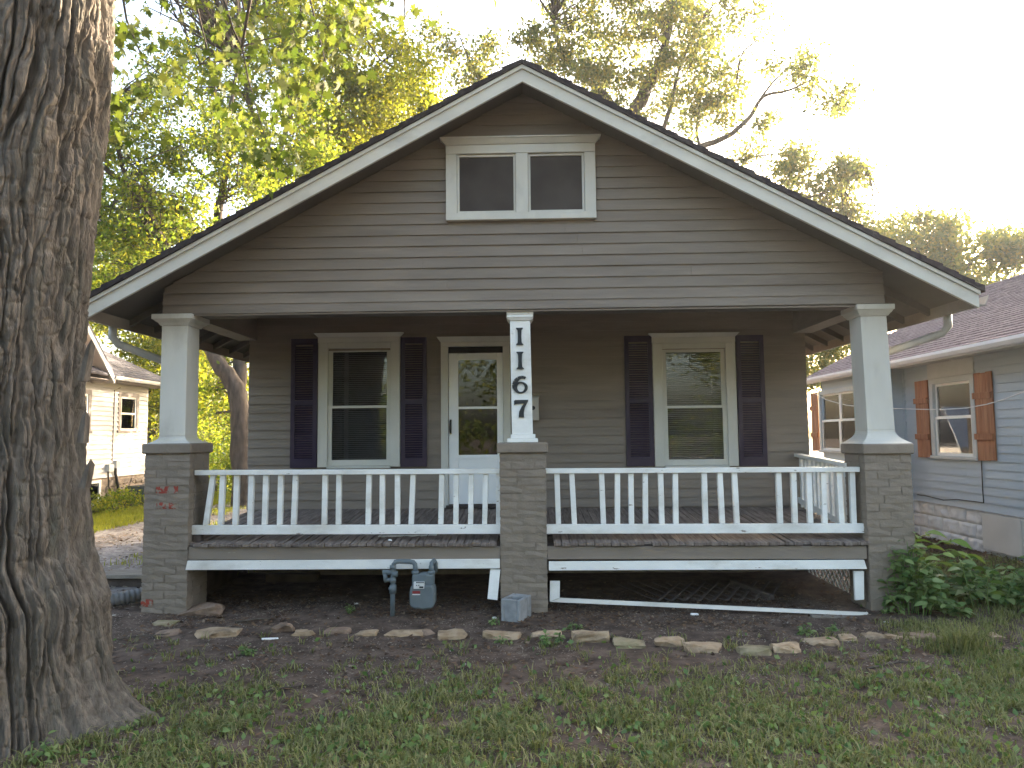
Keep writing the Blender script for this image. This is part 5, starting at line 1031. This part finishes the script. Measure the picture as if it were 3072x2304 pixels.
tw_ = [[(660, -140, -.6), (672, 0, -.7), (700, 90, -.7), (726, 140, -.7), (745, 240, -.7), (765, 310, -.7), (800, 430, -.7)], [(1080, -120, -.2), (1092, 20, -.2), (1100, 120, -.2), (1140, 180, -.2), (1180, 200, -.2)], [(726, 140, -.7), (790, 120, -.6), (880, 100, -.5)], [(360, -60, -1.2), (380, 60, -1.2), (430, 180, -1.2), (500, 240, -1.2)], [(1215, -60, -.9), (1212, 20, -.9), (1216, 60, -.9)], [(480, -80, -1), (490, 0, -1), (480, 50, -1)], [(900, -120, .2), (940, 40, .2), (980, 200, .2), (960, 320, .2)], [(560, -120, 0), (600, 60, 0), (640, 220, 0), (660, 380, 0)]]
for t in tw_:
    q_ = [W(*p) for p in t]; up.tube(q_, [lerp(.013, .004, i / (len(q_) - 1)) for i in range(len(q_))], 5, False); s0 = Vector(q_[0]); up.tube([s0, s0.lerp(Vector((-1.6, -1.9, 7.8)), .5) + Vector((0, 0, .3)), Vector((-1.6, -1.9, 7.8))], [.013, .03, .06], 5, False)
up.build('limb', 'bark2', BT_, True)
LEAF = [(0, -.42), (.08, -.28), (.30, -.40), (.20, -.16), (.54, -.10), (.34, .01), (.44, .20), (.20, .10), (.22, .26), (.12, .22), (.08, .40), (0, .56)]
LEAF = np.array(LEAF + [(-a, b) for a, b in LEAF[-2:0:-1]])
def maple_leaves(P, size, rg, droop=.9):
    n = len(P); k = len(LEAF); a = rg.normal(size=(n, 3)) * .7; a[:, 2] -= droop; a /= np.linalg.norm(a, axis=1)[:, None]
    b = rg.normal(size=(n, 3)); b -= (b * a).sum(1)[:, None] * a; b /= np.linalg.norm(b, axis=1)[:, None]; c = np.cross(a, b); s = size * rg.uniform(.65, 1.2, n)
    bend = (LEAF[:, 0] ** 2 * .8 + LEAF[:, 1] ** 2 * .35)
    V = P[:, None] + s[:, None, None] * (LEAF[None, :, 0:1] * b[:, None] + LEAF[None, :, 1:2] * a[:, None] + bend[None, :, None] * c[:, None])
    return V.reshape(-1, 3), np.arange(n * k).reshape(n, k)
rg = np.random.default_rng(77)
def near(poly, Y, dY, n, clumps):
    xs, ys = [p[0] for p in poly], [p[1] for p in poly]; c = []
    while len(c) < clumps:
        a = rg.uniform(min(xs), max(xs)); b = rg.uniform(min(ys), max(ys))
        if inpoly(np.array([a]), np.array([b]), poly)[0]: c.append(W(a, b, Y + rg.uniform(-dY, dY)))
    c = np.array(c); return c[rg.integers(0, clumps, n)] + rg.normal(size=(n, 3)) * np.array([.14, .16, .11])
NP = np.concatenate([near([(345, 20), (400, 20), (430, 150), (540, 240), (520, 330), (420, 300), (345, 400)], -1.2, .4, 150, 12), near([(590, -30), (900, -40), (1210, -40), (1190, 100), (1000, 180), (940, 380), (800, 540), (740, 520), (690, 420), (610, 200)], -.4, .8, 720, 60),
                     near([(1150, -40), (1265, -40), (1240, 20), (1215, 60)], -.9, .2, 24, 4), near([(420, -40), (540, -40), (510, 30), (470, 60)], -1, .2, 18, 4), near([(320, 400), (370, 400), (360, 470), (325, 460)], -1.6, .1, 14, 2)])
V, F = maple_leaves(NP, .118, rg); link('foliage', npmesh('foliage', V, [F]), 'leaf_near', BT_)
cc = np.stack([rg.uniform(-7, 4.5, 150), rg.uniform(-6.5, 2.0, 150), rg.uniform(7.2, 11, 150)], 1); cc = cc[(cc[:, 1] < 0.8) | (cc[:, 2] > 9)]
P = cc[rg.integers(0, len(cc), 3800)] + rg.normal(size=(3800, 3)) * np.array([.6, .6, .35]); V, F = quads(P, .17, rg); link('upper_crown', npmesh('upper_crown', V, [F]), 'leaf_near', BT_)
# ================================================================== GROUND COVER
def blades(P, h, wd, rg, lean=.55):
    n = len(P); a = rg.uniform(0, 2 * np.pi, n); d = np.stack([np.cos(a), np.sin(a), np.zeros(n)], 1); s = np.stack([-np.sin(a), np.cos(a), np.zeros(n)], 1)
    L = (lean * rg.uniform(.3, 1.4, n))[:, None] * h[:, None]; up_ = np.zeros((n, 3)); up_[:, 2] = 1; w_ = wd[:, None] / 2; H_ = h[:, None]
    m = P + d * L * .35 + up_ * H_ * .65; tp = P + d * L * 1.0 + up_ * H_ * rg.uniform(.75, 1.0, n)[:, None]
    V = np.stack([P - s * w_, P + s * w_, m + s * w_ * .85, m - s * w_ * .85, tp], 1).reshape(-1, 3); b = np.arange(n)[:, None] * 5
    return V, [b + np.array([[0, 1, 2, 3]]), b + np.array([[3, 2, 4]])]
def field(n, x0, x1, y0, y1, dens, rg):
    out = []; k = 0
    while k < n:
        x = rg.uniform(x0, x1, n); y = rg.uniform(y0, y1, n); m = rg.uniform(0, 1, n) < dens(x, y); out.append(np.stack([x[m], y[m]], 1)); k += m.sum()
    p = np.concatenate(out)[:n]; return np.column_stack([p, gz(p[:, 0], p[:, 1])])
def dens_front(x, y):
    line = -1.75 + .55 * np.clip((x - .5) / 3, 0, 1) - .12 * np.clip((-x - 1) / 2, 0, 1)
    t = np.clip((line - y) / .9, 0, 1) ; nz = np.clip((fbm(x * 1.3, y * 1.3, 61, 4) - .30) / .28, 0, 1); patch = np.clip((fbm(x * 4, y * 4, 63, 3) - .36) / .2, 0, 1)
    trunk = ((x + 3.15) ** 2 + (y + 2.75) ** 2) > .62 ** 2
    spar = .05 * (y < -.8)
    return np.clip((.40 + .60 * nz) * (.25 + .75 * patch) * (.08 + .92 * t) * (y < line + .1) + spar * patch, 0, 1) * trunk
rg = np.random.default_rng(5)
tc = field(8600, -3.8, 4.6, -4.4, -.5, dens_front, rg)                       # tuft centres
k = rg.integers(4, 12, len(tc)); tp = np.repeat(tc, k, 0); sz = np.repeat(rg.uniform(.5, 1.25, len(tc)) ** 1.2, k)
P = tp + np.column_stack([rg.normal(size=(len(tp), 2)) * .022, np.zeros(len(tp))]); h = sz * rg.uniform(.025, .075, len(P)); V, F = blades(P, h, rg.uniform(.004, .009, len(P)), rg, 1.15)
kind(link('grass', npmesh('grass', V, F), 'grass'), 'stuff', 'patchy green grass of the front yard')
tc = field(5600, 3.2, 7.2, -4.4, 3.6, lambda x, y: ((y < 3.4 - .9 * np.clip(x - 5, 0, 2)) & (y > -2.3 - .1 * x)) * np.clip((fbm(x * 2, y * 2, 71, 3) - .2) / .25, .15, 1) * (((x > 4.1) | (y < -.45))), rg)
k = rg.integers(5, 11, len(tc)); tp = np.repeat(tc, k, 0); P = tp + np.column_stack([rg.normal(size=(len(tp), 2)) * .03, np.zeros(len(tp))]); V, F = blades(P, rg.uniform(.03, .09, len(P)), rg.uniform(.004, .008, len(P)), rg, .7)
kind(link('side_lawn_grass', npmesh('side_lawn_grass', V, F), 'grass'), 'stuff', 'grass of the side yard before the blue house')
tc = field(9000, -10.3, -3.6, -1.5, 15, lambda x, y: np.where(((x < -8.0) | (x > -4.7)) & (y > 1.8 + .35 * (-x - 4)), 1, np.clip((fbm(x * 1.1, y * 1.1, 81, 3) - .50) / .1, 0, 1) * .6 * (y > 2.5)), rg)
k = rg.integers(5, 10, len(tc)); tp = np.repeat(tc, k, 0); P = tp + np.column_stack([rg.normal(size=(len(tp), 2)) * .06, np.zeros(len(tp))]); V, F = blades(P, rg.uniform(.04, .12, len(P)), rg.uniform(.006, .012, len(P)), rg, .5)
kind(link('drive_side_grass', npmesh('drive_side_grass', V, F), 'grass_lit'), 'stuff', 'sunlit grass along the gravel drive')
# broadleaf weeds in the lawn: small ground-hugging leaves
wp = field(5000, -3.6, 5.6, -4.4, -.9, dens_front, rg); wp[:, 2] += rg.uniform(.005, .04, len(wp)); V, F = quads(wp, .052, rg, 0, .6)
kind(link('lawn_weeds', npmesh('lawn_weeds', V, [F]), 'leaf_weed'), 'stuff', 'tiny broadleaf weeds in the lawn')
# dead leaves and pale wood chips
def litter(name, n, x0, x1, y0, y1, dens, size, m, label, zup=.012, asp=.55):
    p = field(n, x0, x1, y0, y1, dens, rg); p[:, 2] += rg.uniform(.002, zup, n)
    a = rg.uniform(0, 2 * np.pi, n); d = np.stack([np.cos(a), np.sin(a), rg.normal(size=n) * .18], 1); s = np.stack([-np.sin(a), np.cos(a), rg.normal(size=n) * .25], 1); q_ = size * rg.uniform(.4, 1.4, n)[:, None]
    V = np.stack([p - d * q_ * .5, p + s * q_ * asp * .5, p + d * q_ * .5 + [0, 0, .006], p - s * q_ * asp * .5], 1).reshape(-1, 3)
    kind(link(name, npmesh(name, V, [np.arange(4 * n).reshape(n, 4)]), m), 'stuff', label)
litter('leaf_litter', 11000, -3.6, 4.2, -4.4, 1.6, lambda x, y: np.clip(.35 + .5 * (np.abs(y - .2) < .7) - .15 * (y > .9), 0, 1) * np.clip((fbm(x * 2.5, y * 2.5, 91, 3) - .25) / .3, .1, 1), .045, 'litter', 'dead leaves scattered on the soil')
litter('wood_chips', 17000, -4.2, 4.2, -4.4, .6, lambda x, y: np.clip((fbm(x * 3, y * 3, 95, 3) - .3) / .25, .1, 1),   .02, 'chip', 'pale wood chips and pebbles on the soil', .01, .4)
litter('drive_litter', 9000, -8.6, -3.9, -1.2, 9, lambda x, y: np.ones_like(x), .05, 'chip', 'stones and leaf bits on the gravel drive', .02, .6)
litter('drive_leaves', 5000, -8.6, -3.9, -1.2, 9, lambda x, y: np.clip((fbm(x * 1.5, y * 1.5, 99, 3) - .3) / .3, .1, 1), .06, 'litter', 'dark leaf litter on the gravel drive', .02, .6)
litter('wall_foot_leaves', 3800, 5.0, 6.35, 1.2, 4.8, lambda x, y: np.clip((x - 5.0 + .25 * (3 - y)) / .7, 0, 1), .06, 'litter', 'dry brown leaves at the foot of the blue house', .03, .55)
# ------------------------------------------------------------------ leafy bush, sapling and small weeds
OV = np.array([(0, -.5), (.16, -.36), (.27, -.12), (.24, .14), (.12, .36), (0, .52), (-.12, .36), (-.24, .14), (-.27, -.12), (-.16, -.36)])
def ovals(P, size, rg, flat=.6, dirs=None):
    n = len(P); k = len(OV); a = rg.normal(size=(n, 3)) if dirs is None else dirs; a = a.copy(); a[:, 2] = a[:, 2] * (1 - flat) - .15; a /= np.linalg.norm(a, axis=1)[:, None]
    b = np.cross(a, np.array([0, 0, 1.]) + rg.normal(size=(n, 3)) * .35); b /= np.linalg.norm(b, axis=1)[:, None]; c = np.cross(b, a); s = size * rg.uniform(.6, 1.25, n); bend = np.abs(OV[:, 0]) * .35 - OV[:, 1] ** 2 * .3
    V = P[:, None] + s[:, None, None] * (OV[None, :, 0:1] * b[:, None] + OV[None, :, 1:2] * a[:, None] + bend[None, :, None] * c[:, None]); return V.reshape(-1, 3), np.arange(n * k).reshape(n, k)
def weed(name, label, c, r, n, size, seed, cat='weed', group=None, leaf='leaf_weed'):
    rg = np.random.default_rng(seed); z0 = float(gz(c[0], c[1])); T = thing(name, label, cat, (c[0], c[1], z0), group); m = max(5, n // 14); st = MB(); LPs = []; Ds = []
    for i in range(m):
        a = rg.uniform(0, 2 * np.pi); rr_ = math.sqrt(rg.uniform(0, 1)); e = np.array([c[0] + r[0] * rr_ * math.cos(a), c[1] + r[1] * rr_ * math.sin(a), z0 + r[2] * math.sqrt(max(.08, 1 - rr_ ** 2)) * rg.uniform(.75, 1.1)])
        b_ = np.array([c[0] + r[0] * rr_ * .55 * math.cos(a), c[1] + r[1] * rr_ * .55 * math.sin(a), z0 - .02]); mid = (b_ + e) / 2 + rg.normal(size=3) * .02; st.tube([b_, mid, e], [.006, .005, .003], 5, False)
        kk = max(3, n // m); t = rg.uniform(.25, 1.05, kk)[:, None]; q_ = b_ + (e - b_) * t; d = rg.normal(size=(kk, 3)); d[:, 2] *= .4; d /= np.linalg.norm(d, axis=1)[:, None]; LPs.append(q_ + d * size * .6); Ds.append(d)
    st.build('stem', leaf, T); V, F = ovals(np.concatenate(LPs), size, rg, .5, np.concatenate(Ds)); link('foliage', npmesh('foliage', V, [F]), leaf, T); return T
weed('leafy_bush', 'wide low leafy green bush beside the right corner pier', (4.6, .1), (.95, .8, .52), 800, .12, 201, 'bush')
weed('leafy_bush', 'taller leafy bush growing against the front of the right corner pier', (3.76, -.12), (.30, .14, .74), 260, .11, 202, 'bush')
weed('ground_ivy_patch', 'low trailing greenery at the right edge of the side yard', (5.3, .2), (.9, .8, .28), 800, .09, 203, 'weed')
sp = thing('sapling', 'young sapling with large light green leaves arching from behind the right pier', 'sapling', (4.0, -.1, 0))
st = MB(); lf = []; dr_ = []; rg = np.random.default_rng(9)
for pts in ([(2700, 1800), (2735, 1720), (2775, 1650), (2830, 1622), (2900, 1630)], [(2735, 1720), (2790, 1670), (2860, 1655), (2920, 1670)], [(2720, 1750), (2790, 1690), (2850, 1690), (2900, 1700)], [(2735, 1720), (2735, 1650), (2760, 1610), (2800, 1598)], [(2735, 1725), (2690, 1690), (2660, 1665)]):
    q_ = [W(a, b, -.1 + .1 * i) for i, (a, b) in enumerate(pts)]; st.tube(q_, [.009, .008, .006, .005, .003][:len(q_)], 5, False)
    for i in range(1, len(q_)):
        for t in (.2, .5, .8): 
            p = q_[i - 1] + (q_[i] - q_[i - 1]) * t; s_ = 1 if (i + int(t * 10)) % 2 else -1; d = (q_[i] - q_[i - 1]); d = d / np.linalg.norm(d); d = d * .7 + np.array([.1 * s_, -.6 * s_, -.15]); lf.append(p + d * .07); dr_.append(d)
st.build('stem', 'leaf_weed', sp, True); V, F = ovals(np.array(lf), .17, rg, .2, np.array(dr_)); link('foliage', npmesh('foliage', V, [F]), leafmat('sapling_leaf', [(.14, .22, .05), (.20, .28, .07), (.26, .33, .09)], .35, (1.5, 1.5, .7), .35), sp)
for k, (px, py, r, n, lab) in enumerate(((1655, 1935, .12, 60, 'clump of leafy weeds before the thin edging stone right of the concrete block'), (1720, 1885, .07, 26, 'small green weed behind the tall blocky stone'), (745, 1965, .06, 20, 'small bright green weed on bare soil right of the long pale stone'), (1050, 1845, .08, 28, 'dark green weed on the soil left of the gas meter pipe'), (1485, 1872, .06, 22, 'small yellow-green weed at the foot of the concrete block'), (1500, 1925, .05, 18, 'tiny weed in front of the broad flat-topped stone'), (2420, 1905, .09, 40, 'leafy weed between the fallen frame and the clean pale block'), (2500, 1890, .06, 20, 'small weed on the soil left of the right corner pier'), (2655, 1842, .06, 22, 'light green seedling at the foot of the right corner pier'), (130, 2296, .12, 26, 'bright green weed at the foot of the old maple'), (2610, 1820, .05, 16, 'seedling touching the end of the fallen white board'))):
    p = WZ(px, py, 0); weed('small_weed', lab, (p[0], p[1]), (r, r * .8, r * 1.1), n, .05, 300 + k, 'weed', 'small weeds in the bed')
p = WZ(2890, 1955, 0); rg = np.random.default_rng(88); T = thing('grass_clump', 'tall tuft of grass in front of the leafy bush', 'grass tuft', (p[0], p[1], float(gz(p[0], p[1]))))
PP = np.column_stack([p[0] + rg.normal(size=260) * .09, p[1] + rg.normal(size=260) * .06, np.full(260, float(gz(p[0], p[1])))]); V, F = blades(PP, rg.uniform(.12, .30, 260), rg.uniform(.004, .008, 260), rg, .7); link('blade', npmesh('blade', V, F), 'grass', T)['kind'] = 'stuff'
for k, (a, b, wd, lab) in enumerate((((-3.75, -1.0), (-3.2, -.7), .012, 'thin fallen twig on the soil between drain pipe and mossy stone'), ((-2.75, -.35), (-2.45, -.25), .02, 'short dead stick beside the tilted sandstone slab'), ((2.55, -1.75), (3.05, -1.6), .014, 'dark fallen twig in the right lawn'), ((-1.9, -2.3), (-1.45, -2.05), .01, 'fallen twig in the lawn near the maple roots'))):
    tag(MB().tube([(a[0], a[1], float(gz(*a)) + .012), ((a[0] + b[0]) / 2 + .03, (a[1] + b[1]) / 2 + .03, float(gz((a[0] + b[0]) / 2, (a[1] + b[1]) / 2)) + .02), (b[0], b[1], float(gz(*b)) + .012)], [wd * .6, wd * .5, wd * .25], 6).build('twig', 'bark2'), lab, 'twig')

# ------------------------------------------------------------------ haze volume added to stand in for lens flare veil
hz = MB().box(-70, 70, -60, 75, -4, 32).build('haze', None); kind(hz, 'stuff', 'thin pale haze added in place of lens flare veil')
hm = bpy.data.materials.new('flare_veil_haze'); hm.use_nodes = True; t = hm.node_tree; t.nodes.clear()
pv = nd(t, 'ShaderNodeVolumePrincipled'); pv.inputs['Color'].default_value = (.93, .95, 1, 1); pv.inputs['Density'].default_value = .00045; pv.inputs['Anisotropy'].default_value = .4
ho = nd(t, 'ShaderNodeOutputMaterial'); t.links.new(pv.outputs[0], ho.inputs['Volume']); hz.data.materials.append(hm)
